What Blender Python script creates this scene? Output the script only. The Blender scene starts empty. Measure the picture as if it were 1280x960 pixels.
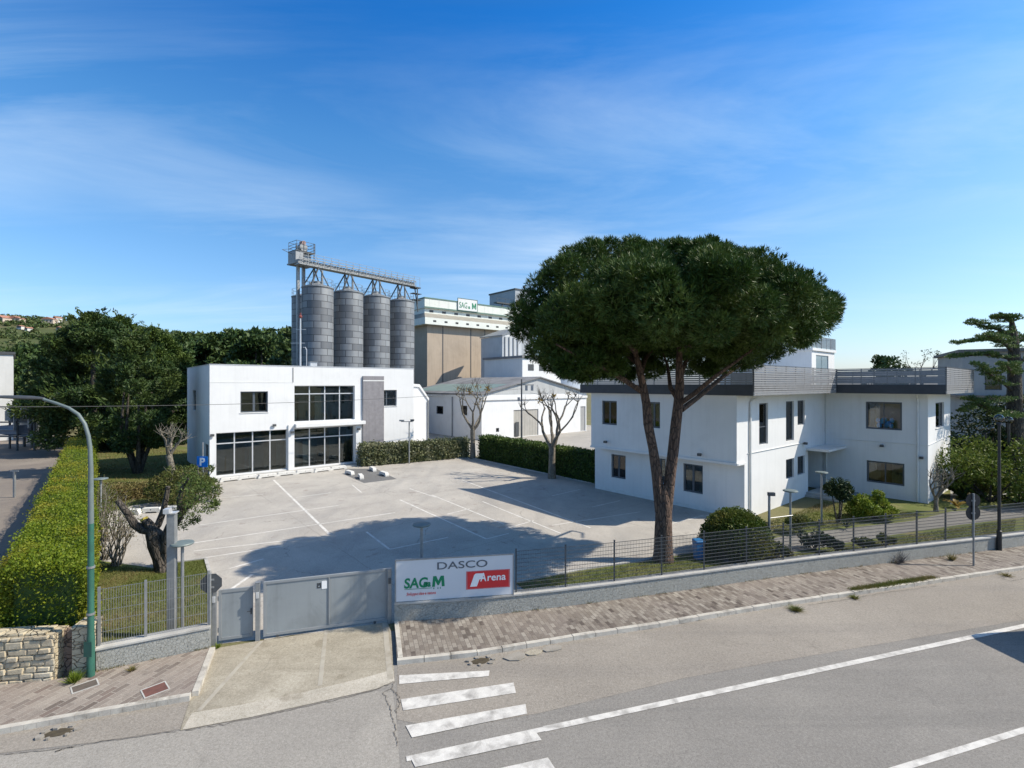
import bpy, math, random
import numpy as np
from mathutils import Vector, Matrix

# ---------------------------------------------------------------- camera, world, sun, exposure
F, CX, CY, H = 620.0, 640.0, 480.0, 7.0        # lens in pixels of a 1280x960 picture, eye height in metres
scene = bpy.context.scene
col = scene.collection
cam = bpy.data.cameras.new('camera')
cam.sensor_width = 36.0
cam.lens = F / 1280.0 * 36.0
cam.clip_start = 0.1
cam.clip_end = 6000
camo = bpy.data.objects.new('camera', cam)
camo.location = (0, 0, H)
camo.rotation_euler = (math.radians(90), 0, 0)
col.objects.link(camo)
scene.camera = camo

SUN_TO = Vector((1.03, -0.05, 1.0)).normalized()
SUN_EL = math.asin(SUN_TO.z)
SUN_AZ = math.atan2(SUN_TO.x, SUN_TO.y)
world = bpy.data.worlds.new('World')
scene.world = world
world.use_nodes = True
wn, wl = world.node_tree.nodes, world.node_tree.links
wn.clear()
wout = wn.new('ShaderNodeOutputWorld')
wbg = wn.new('ShaderNodeBackground')
wbg.inputs['Strength'].default_value = 0.15
sky = wn.new('ShaderNodeTexSky')
sky.sky_type = 'NISHITA'
sky.sun_disc = False
sky.sun_elevation = SUN_EL
sky.sun_rotation = SUN_AZ
sky.altitude = 0
sky.air_density = 1.0
sky.dust_density = 1.0
sky.ozone_density = 6.0
hsv = wn.new('ShaderNodeHueSaturation')
hsv.inputs['Saturation'].default_value = 1.15
hsv.inputs['Value'].default_value = 1.0
wl.new(sky.outputs[0], hsv.inputs['Color'])
# deeper blue up to the frame top, clean pale blue at the horizon
tc = wn.new('ShaderNodeTexCoord')
sep = wn.new('ShaderNodeSeparateXYZ')
wl.new(tc.outputs['Generated'], sep.inputs[0])
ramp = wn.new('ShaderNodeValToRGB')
_st = ((0.0, (1.02,1.03,1.20)), (.05, (.97,.96,1.0)), (.16, (1.10,1.04,.99)), (.30, (1.06,1.09,1.03)), (.42, (.80,1.07,1.09)), (.60, (.20,.80,1.12)), (.72, (.75,.80,.80)), (1.0, (1.30,1.0,.70)))  # last two stops, unseen overhead sky, warmed to make shadow fill less blue
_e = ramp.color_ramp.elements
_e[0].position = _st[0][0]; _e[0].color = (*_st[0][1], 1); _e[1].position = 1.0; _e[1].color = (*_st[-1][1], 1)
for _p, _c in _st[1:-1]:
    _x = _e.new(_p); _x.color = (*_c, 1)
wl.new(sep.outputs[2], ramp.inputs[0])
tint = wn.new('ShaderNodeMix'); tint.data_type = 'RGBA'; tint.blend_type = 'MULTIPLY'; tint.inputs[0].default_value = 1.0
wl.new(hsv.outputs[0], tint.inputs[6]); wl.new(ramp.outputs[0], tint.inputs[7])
# thin cirrus: stretched noise over the direction projected to a high plane
def wmath(op, a, b=None, c=None):
    n = wn.new('ShaderNodeMath'); n.operation = op
    for i, v in enumerate((a, b, c)):
        if v is None: continue
        if isinstance(v, (int, float)): n.inputs[i].default_value = v
        else: wl.new(v, n.inputs[i])
    return n.outputs[0]
zc = wmath('MAXIMUM', sep.outputs[2], 0.03)
zc = wmath('ADD', zc, 0.10)
xx = wmath('DIVIDE', sep.outputs[0], zc)
yy = wmath('DIVIDE', sep.outputs[1], zc)
cmb = wn.new('ShaderNodeCombineXYZ')
wl.new(xx, cmb.inputs[0]); wl.new(yy, cmb.inputs[1])
mp = wn.new('ShaderNodeMapping')
mp.inputs['Rotation'].default_value = (0, 0, math.radians(9))
mp.inputs['Scale'].default_value = (0.34, 1.25, 1)
mp.inputs['Location'].default_value = (1.1, 2.45, 0)
wl.new(cmb.outputs[0], mp.inputs['Vector'])
n1 = wn.new('ShaderNodeTexNoise'); n1.inputs['Scale'].default_value = 1.0; n1.inputs['Detail'].default_value = 8
n1.inputs['Roughness'].default_value = 0.62; n1.inputs['Distortion'].default_value = 0.7
wl.new(mp.outputs[0], n1.inputs['Vector'])
n2 = wn.new('ShaderNodeTexNoise'); n2.inputs['Scale'].default_value = 0.55; n2.inputs['Detail'].default_value = 3
wl.new(cmb.outputs[0], n2.inputs['Vector'])
r1 = wn.new('ShaderNodeMapRange'); r1.inputs[1].default_value = 0.42; r1.inputs[2].default_value = 0.78
wl.new(n1.outputs[0], r1.inputs[0])
r2 = wn.new('ShaderNodeMapRange'); r2.inputs[1].default_value = 0.34; r2.inputs[2].default_value = 0.62
wl.new(n2.outputs[0], r2.inputs[0])
cl = wmath('MULTIPLY', r1.outputs[0], r2.outputs[0])
up = wn.new('ShaderNodeMapRange'); up.inputs[1].default_value = 0.03; up.inputs[2].default_value = 0.16
wl.new(sep.outputs[2], up.inputs[0])
cl = wmath('MULTIPLY', cl, up.outputs[0])
hi = wn.new('ShaderNodeMapRange'); hi.inputs[1].default_value = 0.44; hi.inputs[2].default_value = 0.62; hi.inputs[3].default_value = 1.0; hi.inputs[4].default_value = 0.12
wl.new(sep.outputs[2], hi.inputs[0])
cl = wmath('MULTIPLY', cl, hi.outputs[0])
cl = wmath('MULTIPLY', cl, 0.70)
wmix = wn.new('ShaderNodeMix'); wmix.data_type = 'RGBA'
wl.new(cl, wmix.inputs[0])
wl.new(tint.outputs[2], wmix.inputs[6])
wmix.inputs[7].default_value = (4.2, 5.1, 6.0, 1)
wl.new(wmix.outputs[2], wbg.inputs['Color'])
wl.new(wbg.outputs[0], wout.inputs['Surface'])

sl = bpy.data.lights.new('sun', 'SUN')
sl.energy = 4.8
sl.angle = math.radians(0.53)
sl.color = (1.0, 0.91, 0.765)
so = bpy.data.objects.new('sun', sl)
so.rotation_euler = (-SUN_TO).to_track_quat('-Z', 'Y').to_euler()
so.location = (40, 0, 60)
col.objects.link(so)
scene.view_settings.view_transform = 'Standard'
scene.view_settings.look = 'None'
scene.view_settings.gamma = 1.0
scene.view_settings.exposure = 0.36
scene.view_settings.use_curve_mapping = False
scene.cycles.max_bounces = 6
scene.cycles.transparent_max_bounces = 12
scene.cycles.sample_clamp_indirect = 6

# ---------------------------------------------------------------- geometry helpers
rng = np.random.default_rng(7)
random.seed(7)
R = math.radians
def G(px, py, z=0.0):
    """ground point seen at a pixel of the 1280x960 photograph"""
    Y = (H - z) * F / (py - CY)
    return Vector(((px - CX) / F * Y, Y, z))
def at(px, py, Y):
    return Vector(((px - CX) / F * Y, Y, H - (py - CY) / F * Y))
TH = math.atan2(F, 740.0)
U = Vector((math.cos(TH), math.sin(TH), 0)); V = Vector((-math.sin(TH), math.cos(TH), 0))
def run(P, d, px):
    """how far along d from P until picture column px"""
    k = (px - CX) / F
    return (k * P.y - P.x) / (d.x - k * d.y)
def tz(P, d, px, py):
    t = run(P, d, px); Y = P.y + d.y * t
    return t, H - (py - CY) / F * Y

class MB:
    def __init__(s): s.v = []; s.f = []
    def add(s, vs, fs):
        o = len(s.v); s.v += [tuple(p) for p in vs]; s.f += [tuple(i + o for i in f) for f in fs]; return s
    def box(s, x0, x1, y0, y1, z0, z1):
        return s.add([(x0,y0,z0),(x1,y0,z0),(x1,y1,z0),(x0,y1,z0),(x0,y0,z1),(x1,y0,z1),(x1,y1,z1),(x0,y1,z1)],
                     [(0,3,2,1),(4,5,6,7),(0,1,5,4),(1,2,6,5),(2,3,7,6),(3,0,4,7)])
    def quad(s, a, b, c, d): return s.add([a, b, c, d], [(0,1,2,3)])
    def prism(s, poly, z0, z1):
        n = len(poly)
        vs = [(p[0], p[1], z0) for p in poly] + [(p[0], p[1], z1) for p in poly]
        return s.add(vs, [tuple(reversed(range(n))), tuple(range(n, 2*n))] + [(i, (i+1)%n, n+(i+1)%n, n+i) for i in range(n)])
    def prism_y(s, poly, y0, y1):
        n = len(poly)
        vs = [(p[0], y0, p[1]) for p in poly] + [(p[0], y1, p[1]) for p in poly]
        return s.add(vs, [tuple(range(n)), tuple(reversed(range(n, 2*n)))] + [(i, n+i, n+(i+1)%n, (i+1)%n) for i in range(n)])
    def sheet(s, pts, z=None):
        return s.add([(p[0], p[1], p[2] if z is None else z) for p in pts], [tuple(range(len(pts)))])
    def bar(s, a, b, w, h=None, up=(0,0,1)):
        a, b = Vector(a), Vector(b); h = h or w
        d = (b - a).normalized(); u = Vector(up)
        if abs(d.dot(u)) > .97: u = Vector((1,0,0))
        x = d.cross(u).normalized() * w/2; y = x.cross(d).normalized() * h/2
        vs = [a-x-y, a+x-y, a+x+y, a-x+y, b-x-y, b+x-y, b+x+y, b-x+y]
        return s.add(vs, [(0,3,2,1),(4,5,6,7),(0,1,5,4),(1,2,6,5),(2,3,7,6),(3,0,4,7)])
    def tube(s, path, rad, n=8, caps=True, wob=0.0):
        path = [Vector(p) for p in path]
        if not hasattr(rad, '__len__'): rad = [rad]*len(path)
        rings = []; ref = None
        for i, p in enumerate(path):
            d = (path[min(i+1, len(path)-1)] - path[max(i-1, 0)]).normalized()
            if ref is None:
                ref = d.orthogonal().normalized()
            ref = (ref - d*ref.dot(d)).normalized()
            b = d.cross(ref)
            ring = []
            for k in range(n):
                a = 2*math.pi*k/n
                r = rad[i]*(1 + (random.uniform(-wob, wob) if wob else 0))
                ring.append(p + (ref*math.cos(a) + b*math.sin(a))*r)
            rings.append(ring)
        vs = [q for r in rings for q in r]; fs = []
        for i in range(len(rings)-1):
            for k in range(n):
                fs.append((i*n+k, i*n+(k+1)%n, (i+1)*n+(k+1)%n, (i+1)*n+k))
        if caps: fs += [tuple(reversed(range(n))), tuple((len(rings)-1)*n+k for k in range(n))]
        return s.add(vs, fs)
    def lathe(s, prof, n=24, c=(0,0)):
        vs = [(c[0]+r*math.cos(2*math.pi*k/n), c[1]+r*math.sin(2*math.pi*k/n), z) for r, z in prof for k in range(n)]
        fs = [(i*n+k, i*n+(k+1)%n, (i+1)*n+(k+1)%n, (i+1)*n+k) for i in range(len(prof)-1) for k in range(n)]
        if prof[0][0] > 1e-4: fs.append(tuple(reversed(range(n))))
        if prof[-1][0] > 1e-4: fs.append(tuple((len(prof)-1)*n+k for k in range(n)))
        return s.add(vs, fs)
    def ball(s, c, r, n=12, sz=1.0):
        m = n//2
        prof = [(r*math.sin(math.pi*i/m)+1e-5, c[2]-r*sz*math.cos(math.pi*i/m)) for i in range(m+1)]
        return s.lathe(prof, n, (c[0], c[1]))
    def wall(s, plane, x0, x1, z0, z1, holes, depth, pos, out):
        """wall face with rectangular holes and reveals. plane 'y': spans local x at y=pos; plane 'x': spans local y at x=pos.
        out = -1/+1 side the face looks to"""
        xs = sorted({x0, x1, *[h[0] for h in holes], *[h[1] for h in holes]})
        zs = sorted({z0, z1, *[h[2] for h in holes], *[h[3] for h in holes]})
        def P(a, c, z): return (a, c, z) if plane == 'y' else (c, a, z)
        for i in range(len(xs)-1):
            for j in range(len(zs)-1):
                mx, mz = (xs[i]+xs[i+1])/2, (zs[j]+zs[j+1])/2
                if any(h[0] < mx < h[1] and h[2] < mz < h[3] for h in holes): continue
                s.quad(P(xs[i],pos,zs[j]), P(xs[i+1],pos,zs[j]), P(xs[i+1],pos,zs[j+1]), P(xs[i],pos,zs[j+1]))
        q = pos - out*depth
        for a, b, c, d in holes:
            s.quad(P(a,pos,c), P(b,pos,c), P(b,q,c), P(a,q,c)); s.quad(P(a,pos,d), P(b,pos,d), P(b,q,d), P(a,q,d))
            s.quad(P(a,pos,c), P(a,pos,d), P(a,q,d), P(a,q,c)); s.quad(P(b,pos,c), P(b,pos,d), P(b,q,d), P(b,q,c))
        return s
    def build(s, name, m, parent=None, loc=(0,0,0), rz=0, bevel=0, smooth=False, solid=0):
        me = bpy.data.meshes.new(name)
        me.from_pydata(s.v, [], s.f); me.update()
        me.materials.append(m)
        if smooth:
            me.polygons.foreach_set('use_smooth', [True]*len(me.polygons))
            try: me.set_sharp_from_angle(angle=R(40))
            except Exception: pass
        o = bpy.data.objects.new(name, me); col.objects.link(o)
        o.location = loc; o.rotation_euler = (0,0,rz)
        if parent: o.parent = parent
        if bevel:
            md = o.modifiers.new('bevel', 'BEVEL'); md.width = bevel; md.segments = 2; md.limit_method = 'ANGLE'; md.angle_limit = R(40)
        return o

def tag(o, label=None, cat=None, group=None, kind=None):
    if label: o['label'] = label
    if cat: o['category'] = cat
    if group: o['group'] = group
    if kind: o['kind'] = kind
    return o
def thing(name, label, cat, loc=(0,0,0), rz=0, group=None):
    o = bpy.data.objects.new(name, None); o.empty_display_size = .3
    col.objects.link(o); o.location = loc; o.rotation_euler = (0,0,rz)
    return tag(o, label, cat, group)
def struct(o): o['kind'] = 'structure'; return o
def stuff(o): o['kind'] = 'stuff'; return o
def copy_tree(o, parent=None):
    c = o.copy(); col.objects.link(c)
    if parent: c.parent = parent
    for ch in list(o.children): copy_tree(ch, c)
    return c
def np_mesh(name, verts, nper, m, parent=None, loc=(0,0,0), rz=0):
    """verts (N,nper,3): N separate n-gons"""
    N = len(verts)
    me = bpy.data.meshes.new(name)
    me.vertices.add(N*nper); me.vertices.foreach_set('co', np.ascontiguousarray(verts, dtype=np.float32).ravel())
    me.loops.add(N*nper); me.loops.foreach_set('vertex_index', np.arange(N*nper, dtype=np.int32))
    me.polygons.add(N); me.polygons.foreach_set('loop_start', np.arange(0, N*nper, nper, dtype=np.int32))
    me.update(calc_edges=True); me.validate()
    me.materials.append(m)
    o = bpy.data.objects.new(name, me); col.objects.link(o); o.location = loc; o.rotation_euler = (0,0,rz)
    if parent: o.parent = parent
    return o
def unit(a): return a / np.maximum(np.linalg.norm(a, axis=1, keepdims=True), 1e-9)
def leaves(c, axis, L, W, jitter=0.7):
    """diamond leaves at c (N,3) along axis with random roll"""
    n = len(c)
    a = unit(axis + jitter*rng.normal(size=(n,3)))
    b = unit(np.cross(a, rng.normal(size=(n,3))))
    l = (L*rng.uniform(.65, 1.35, n))[:,None]; w = (W*rng.uniform(.65, 1.35, n))[:,None]
    bend = np.cross(a, b)*l*rng.uniform(-.15,.15,n)[:,None]
    return np.stack([c - a*l*.5, c + b*w*.5 + bend, c + a*l*.5, c - b*w*.5 + bend], 1)
def shell(c, r, n, inner=.55):
    d = unit(rng.normal(size=(n,3)))
    k = rng.uniform(inner**2, 1.06, n)**.5
    return np.array(c) + d*np.array(r)*k[:,None], d
def crown(clumps, n, L, W, inner=.5, jitter=.8, up=.15):
    out = []
    for c, r in clumps:
        p, d = shell(c, r, n, inner)
        out.append(leaves(p, d + np.array([0,0,up]), L, W, jitter))
    return np.concatenate(out)

# ---------------------------------------------------------------- materials
def new_mat(name):
    m = bpy.data.materials.new(name); m.use_nodes = True
    nt = m.node_tree; nt.nodes.clear()
    o = nt.nodes.new('ShaderNodeOutputMaterial'); b = nt.nodes.new('ShaderNodeBsdfPrincipled')
    nt.links.new(b.outputs[0], o.inputs['Surface'])
    return m, nt, b, o
def c4(c): return (c[0], c[1], c[2], 1)
class NT:
    def __init__(s, nt): s.nt = nt
    def n(s, t, **kw):
        x = s.nt.nodes.new(t)
        for k, v in kw.items(): setattr(x, k, v)
        return x
    def l(s, a, b): s.nt.links.new(a, b)
    def coord(s, scale=(1,1,1), rot=(0,0,0), out='Object'):
        t = s.n('ShaderNodeTexCoord'); m = s.n('ShaderNodeMapping')
        m.inputs['Scale'].default_value = scale; m.inputs['Rotation'].default_value = rot
        s.l(t.outputs[out], m.inputs['Vector']); return m.outputs[0]
    def noise(s, vec, scale, detail=5, rough=.55, dist=0):
        x = s.n('ShaderNodeTexNoise'); x.inputs['Scale'].default_value = scale; x.inputs['Detail'].default_value = detail
        x.inputs['Roughness'].default_value = rough; x.inputs['Distortion'].default_value = dist
        s.l(vec, x.inputs['Vector']); return x.outputs[0]
    def rng(s, v, a, b, c=0, d=1):
        x = s.n('ShaderNodeMapRange'); x.inputs[1].default_value = a; x.inputs[2].default_value = b
        x.inputs[3].default_value = c; x.inputs[4].default_value = d
        s.l(v, x.inputs[0]); return x.outputs[0]
    def mix(s, f, a, b, mode='MIX'):
        x = s.n('ShaderNodeMix', data_type='RGBA', blend_type=mode)
        for i, v in ((0, f), (6, a), (7, b)):
            if isinstance(v, (int, float)): x.inputs[i].default_value = v
            elif isinstance(v, (tuple, list)): x.inputs[i].default_value = c4(v)
            else: s.l(v, x.inputs[i])
        return x.outputs[2]
    def math(s, op, a, b):
        x = s.n('ShaderNodeMath', operation=op)
        for i, v in enumerate((a, b)):
            if isinstance(v, (int, float)): x.inputs[i].default_value = v
            else: s.l(v, x.inputs[i])
        return x.outputs[0]
    def bump(s, b, h, strength, dist=.02):
        x = s.n('ShaderNodeBump'); x.inputs['Strength'].default_value = strength; x.inputs['Distance'].default_value = dist
        s.l(h, x.inputs['Height']); s.l(x.outputs[0], b.inputs['Normal'])
def mat(name, c1, c2=None, scale=1.5, rough=.8, bump=.0, bscale=40, c3=None, s3=.25, a3=(.5,.72), metal=0, spec=.4, fine=0, streak=None):
    """base colour c1 blotched with c2 (noise scale) and stained with c3 (large noise); fine grain; optional vertical streaks"""
    m, nt, b, o = new_mat(name); t = NT(nt)
    v = t.coord()
    colr = None
    if c2 is not None: colr = t.mix(t.rng(t.noise(v, scale), .35, .65), c1, c2)
    else: colr = c1
    if c3 is not None: colr = t.mix(t.rng(t.noise(v, s3, 8, .65, .4), a3[0], a3[1]), colr, c3)
    if streak is not None:
        sv = t.coord((5, 5, .22)); colr = t.mix(t.rng(t.noise(sv, 1.0, 6, .6), .50, .78, 0, streak[1]), colr, streak[0])
    if fine:
        g = t.noise(v, 90, 3, .7); colr = t.mix(fine, colr, t.mix(t.rng(g, .3, .7), (0.05,.05,.05), (1,1,1)), 'SOFT_LIGHT')
    if isinstance(colr, tuple): b.inputs['Base Color'].default_value = c4(colr)
    else: t.l(colr, b.inputs['Base Color'])
    b.inputs['Roughness'].default_value = rough; b.inputs['Metallic'].default_value = metal
    b.inputs['Specular IOR Level'].default_value = spec
    if bump: t.bump(b, t.noise(v, bscale, 6, .6), bump)
    return m
def foliage(name, c1, c2, c3, nscale=.8, trans=.25, rough=.55):
    m, nt, b, o = new_mat(name); t = NT(nt)
    g = t.n('ShaderNodeNewGeometry'); v = t.coord()
    base = t.mix(g.outputs['Random Per Island'], c1, c2)
    base = t.mix(t.rng(t.noise(v, nscale, 3), .45, .68), base, c3)
    t.l(base, b.inputs['Base Color']); b.inputs['Roughness'].default_value = rough
    b.inputs['Specular IOR Level'].default_value = .25
    tr = t.n('ShaderNodeBsdfTranslucent'); t.l(base, tr.inputs[0])
    mx = t.n('ShaderNodeMixShader'); mx.inputs[0].default_value = trans
    t.l(b.outputs[0], mx.inputs[1]); t.l(tr.outputs[0], mx.inputs[2]); t.l(mx.outputs[0], o.inputs['Surface'])
    return m
def bark(name, c1, c2, scale=7, stretch=.3, bump=.9):
    m, nt, b, o = new_mat(name); t = NT(nt)
    v = t.coord((1,1,stretch))
    n = t.noise(v, scale, 6, .65, .6)
    vo = t.n('ShaderNodeTexVoronoi', feature='DISTANCE_TO_EDGE'); vo.inputs['Scale'].default_value = scale*1.1
    t.l(v, vo.inputs['Vector'])
    e = t.rng(vo.outputs['Distance'], 0, .12)
    t.l(t.mix(t.math('MULTIPLY', t.rng(n, .3, .65), e), c2, c1), b.inputs['Base Color'])
    b.inputs['Roughness'].default_value = .9
    t.bump(b, t.math('ADD', e, n), bump, .05)
    return m
def glass(name, tint=(.55,.62,.62), refl=.9):
    m, nt, b, o = new_mat(name); t = NT(nt); nt.nodes.remove(b)
    tr = t.n('ShaderNodeBsdfTransparent'); tr.inputs[0].default_value = c4(tint)
    gl = t.n('ShaderNodeBsdfGlossy'); gl.inputs['Roughness'].default_value = .02; gl.inputs[0].default_value = (refl,refl,refl,1)
    fr = t.n('ShaderNodeFresnel'); fr.inputs[0].default_value = 1.7
    mx = t.n('ShaderNodeMixShader'); t.l(fr.outputs[0], mx.inputs[0]); t.l(tr.outputs[0], mx.inputs[1]); t.l(gl.outputs[0], mx.inputs[2])
    t.l(mx.outputs[0], o.inputs['Surface'])
    return m

WHITE = mat('white render', (.72,.72,.715), (.68,.68,.675), .7, .85, .06, 25, c3=(.60,.60,.59), s3=.5, a3=(.55,.85), streak=((.47,.47,.455), .22))
WHITE2 = mat('white paint wall', (.72,.72,.715), (.67,.67,.665), .6, .8, .04, 30, streak=((.47,.47,.455), .22))
TRIM = mat('pale trim', (.72,.72,.70), (.64,.64,.62), 3, .7, .03, 30)
GREYPANEL = mat('grey panel', (.25,.24,.25), (.21,.20,.21), 4, .7, .05, 40, streak=((.15,.145,.15), .5))
ALU = mat('aluminium', (.62,.63,.64), (.55,.56,.57), 5, .4, 0, metal=.4)
DARKFRAME = mat('dark grey frame', (.085,.10,.12), (.07,.085,.10), 5, .45)
GALV = mat('galvanised steel', (.30,.31,.315), (.235,.245,.25), 6, .45, .02, 30, metal=.35)
GATEGREY = mat('grey gate paint', (.27,.285,.295), (.24,.255,.262), 2.0, .5, .02, 30, streak=((.22,.24,.25), .3))
GATEPANEL = mat('blue grey gate sheet', (.285,.31,.32), (.25,.272,.28), .8, .42, .03, 9, c3=(.205,.222,.228), s3=1.3, a3=(.5,.75), streak=((.17,.182,.188), .5))
LAMPGREEN = mat('green lamp post paint', (.035,.13,.095), (.03,.10,.075), 4, .45, .02, 30, c3=(.16,.18,.16), s3=1.2, a3=(.6,.75))
LAMPGREY = mat('weathered grey paint', (.15,.185,.18), (.12,.15,.15), 4, .5)
BLACK = mat('black paint', (.018,.02,.022), (.03,.03,.032), 6, .45)
DARK = mat('dark grey metal', (.06,.065,.07), (.08,.085,.09), 6, .5)
SLAT = mat('grey slat', (.26,.26,.265), (.22,.22,.225), 3, .55, .02, 30)
SLATBACK = mat('dark fascia', (.055,.058,.064), (.045,.048,.053), 3, .6)
ROOFGREY = mat('roof membrane', (.33,.33,.33), (.27,.27,.27), .8, .9, .1, 20)
INTERIOR = mat('dark interior', (.12,.125,.12), (.20,.205,.195), .5, .9)
CURTAIN = mat('pale curtain', (.36,.38,.39), (.30,.32,.33), 6, .9)
GLASS = glass('window glass', (.50,.58,.58))
GLASSDARK = glass('tinted glass', (.66,.74,.73), .95)
LAMPGLASS = mat('milky globe', (.42,.43,.42), None, rough=.12, spec=.6)
GLOBE = glass('clear globe', (.72,.75,.72), .95)
BLUESHAPE = mat('blue shapes', (.04,.32,.85), (.06,.42,.9), 5, .5)
STONEWHITE = mat('white stone', (.66,.65,.62), (.56,.55,.52), 5, .9, .2, 20)
CONC = mat('concrete', (.46,.45,.42), (.38,.37,.35), 2.2, .9, .15, 30, c3=(.27,.26,.24), s3=.8, fine=.35)
CONC2 = mat('dirty concrete', (.30,.275,.24), (.24,.22,.19), 2.5, .9, .2, 30, c3=(.19,.17,.145), s3=1.5, fine=.35)
KERB = mat('kerb stone', (.52,.49,.43), (.42,.39,.345), 3.5, .9, .15, 30, c3=(.25,.23,.20), s3=2.2, a3=(.50,.70), fine=.3)
PAINT = mat('worn white paint', (.62,.60,.56), (.52,.50,.47), 5, .8, .05, 40, c3=(.29,.275,.255), s3=2.6, a3=(.47,.70), fine=.4)
BROWNBLOCK = mat('tan concrete bin', (.44,.36,.28), (.39,.32,.25), .35, .85, .05, 8, c3=(.33,.27,.21), s3=.2, a3=(.5,.75), streak=((.24,.195,.15), .6))
GALLERY = mat('cream gallery sheet', (.72,.74,.68), (.66,.68,.63), 1, .7, streak=((.5,.5,.45), .3))
GREENTRIM = mat('green trim', (.12,.20,.16), (.10,.17,.14), 2, .6)
ROOFSHEET = mat('grey corrugated roof', (.24,.24,.245), (.17,.17,.175), .6, .8, .1, 8, c3=(.12,.12,.125), s3=.25)
SKYLIGHT = mat('greenish skylight sheet', (.20,.27,.25), (.16,.22,.21), .6, .5)
GREENLOGO = mat('green lettering', (.0,.20,.09), None, rough=.5)
REDLOGO = mat('red lettering', (.62,.03,.035), None, rough=.5)
GREYLOGO = mat('dark grey lettering', (.10,.115,.135), None, rough=.5)
WHITELOGO = mat('white lettering', (.82,.82,.82), None, rough=.5)
SIGNFACE = mat('pale sign sheet', (.60,.62,.65), (.57,.59,.62), .8, .45)
BLUESIGN = mat('blue sign', (.0,.17,.62), (.0,.16,.58), 3, .4)
BLUEBIN = mat('blue plastic', (.02,.17,.40), (.02,.14,.34), 3, .45)
RUST = mat('rusty iron', (.17,.075,.06), (.12,.06,.05), 8, .8, .2, 40)
TERRACOTTA = mat('terracotta tile', (.42,.20,.13), (.34,.17,.12), 2, .85)
PLASTER = mat('ochre plaster', (.55,.45,.36), (.48,.40,.33), 1, .9)
GREYBLDG = mat('grey rendered wall', (.36,.36,.355), (.31,.31,.31), .6, .9, .05, 20, streak=((.2,.2,.2), .4))
PINEBARK = bark('pine bark', (.185,.115,.08), (.055,.036,.028), 9, .3)
GREYBARK = bark('grey bark', (.27,.24,.19), (.11,.095,.075), 9, .3, .6)
OLIVEBARK = bark('old olive bark', (.12,.10,.08), (.03,.025,.02), 7, .35)
DARKBARK = bark('dark bark', (.10,.085,.065), (.035,.03,.025), 8, .3)
PINE = foliage('pine needles', (.022,.054,.010), (.066,.115,.020), (.095,.140,.028), .75, .08, .5)
CYPRESS = foliage('dark conifer leaves', (.018,.042,.014), (.05,.085,.02), (.075,.105,.022), .35, .12)
CONIFER = foliage('mid green conifer leaves', (.035,.068,.014), (.075,.115,.022), (.10,.14,.025), .4, .15)
WOOD1 = foliage('forest leaves', (.028,.058,.018), (.065,.108,.028), (.09,.125,.036), .12, .1)
WOOD2 = foliage('pale forest leaves', (.045,.075,.024), (.08,.12,.035), (.11,.13,.045), .12, .1)
HEDGE = foliage('trimmed hedge leaves', (.09,.145,.010), (.20,.245,.018), (.27,.22,.025), .55, .3)
HEDGEDK = foliage('dark hedge leaves', (.035,.07,.014), (.075,.12,.022), (.095,.14,.028), 1.0, .25)
HEDGELT = foliage('mixed hedge leaves', (.09,.11,.045), (.19,.20,.10), (.27,.27,.17), 1.4, .25)
OLIVE = foliage('olive leaves', (.05,.085,.02), (.12,.17,.045), (.15,.19,.05), 1.2, .3)
LIME2 = foliage('yellow green leaves', (.055,.10,.014), (.12,.16,.022), (.15,.18,.03), 1.0, .25)
SHRUB = foliage('shrub leaves', (.06,.085,.02), (.12,.14,.035), (.13,.11,.04), 1.2, .25)
LIME = foliage('lime green leaves', (.11,.17,.02), (.20,.26,.03), (.23,.25,.04), 1.5, .3)
BUSH = foliage('clipped bush leaves', (.04,.075,.012), (.10,.14,.02), (.16,.15,.03), 1.0, .25)
DARKLEAF = foliage('dark glossy leaves', (.012,.03,.012), (.03,.055,.02), (.04,.06,.02), 1.2, .15)
CEDAR = foliage('blue green cedar needles', (.05,.10,.03), (.12,.18,.05), (.14,.20,.055), .8, .12)
GRASS = foliage('grass blades', (.07,.105,.016), (.16,.165,.042), (.23,.175,.08), .45, .3)
DRYGRASS = foliage('dry grass blades', (.12,.12,.03), (.24,.20,.08), (.26,.19,.09), .7, .3)
DEADLEAF = foliage('dry yellow leaves', (.25,.17,.04), (.34,.25,.07), (.2,.12,.04), 1.5, .3)

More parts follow.
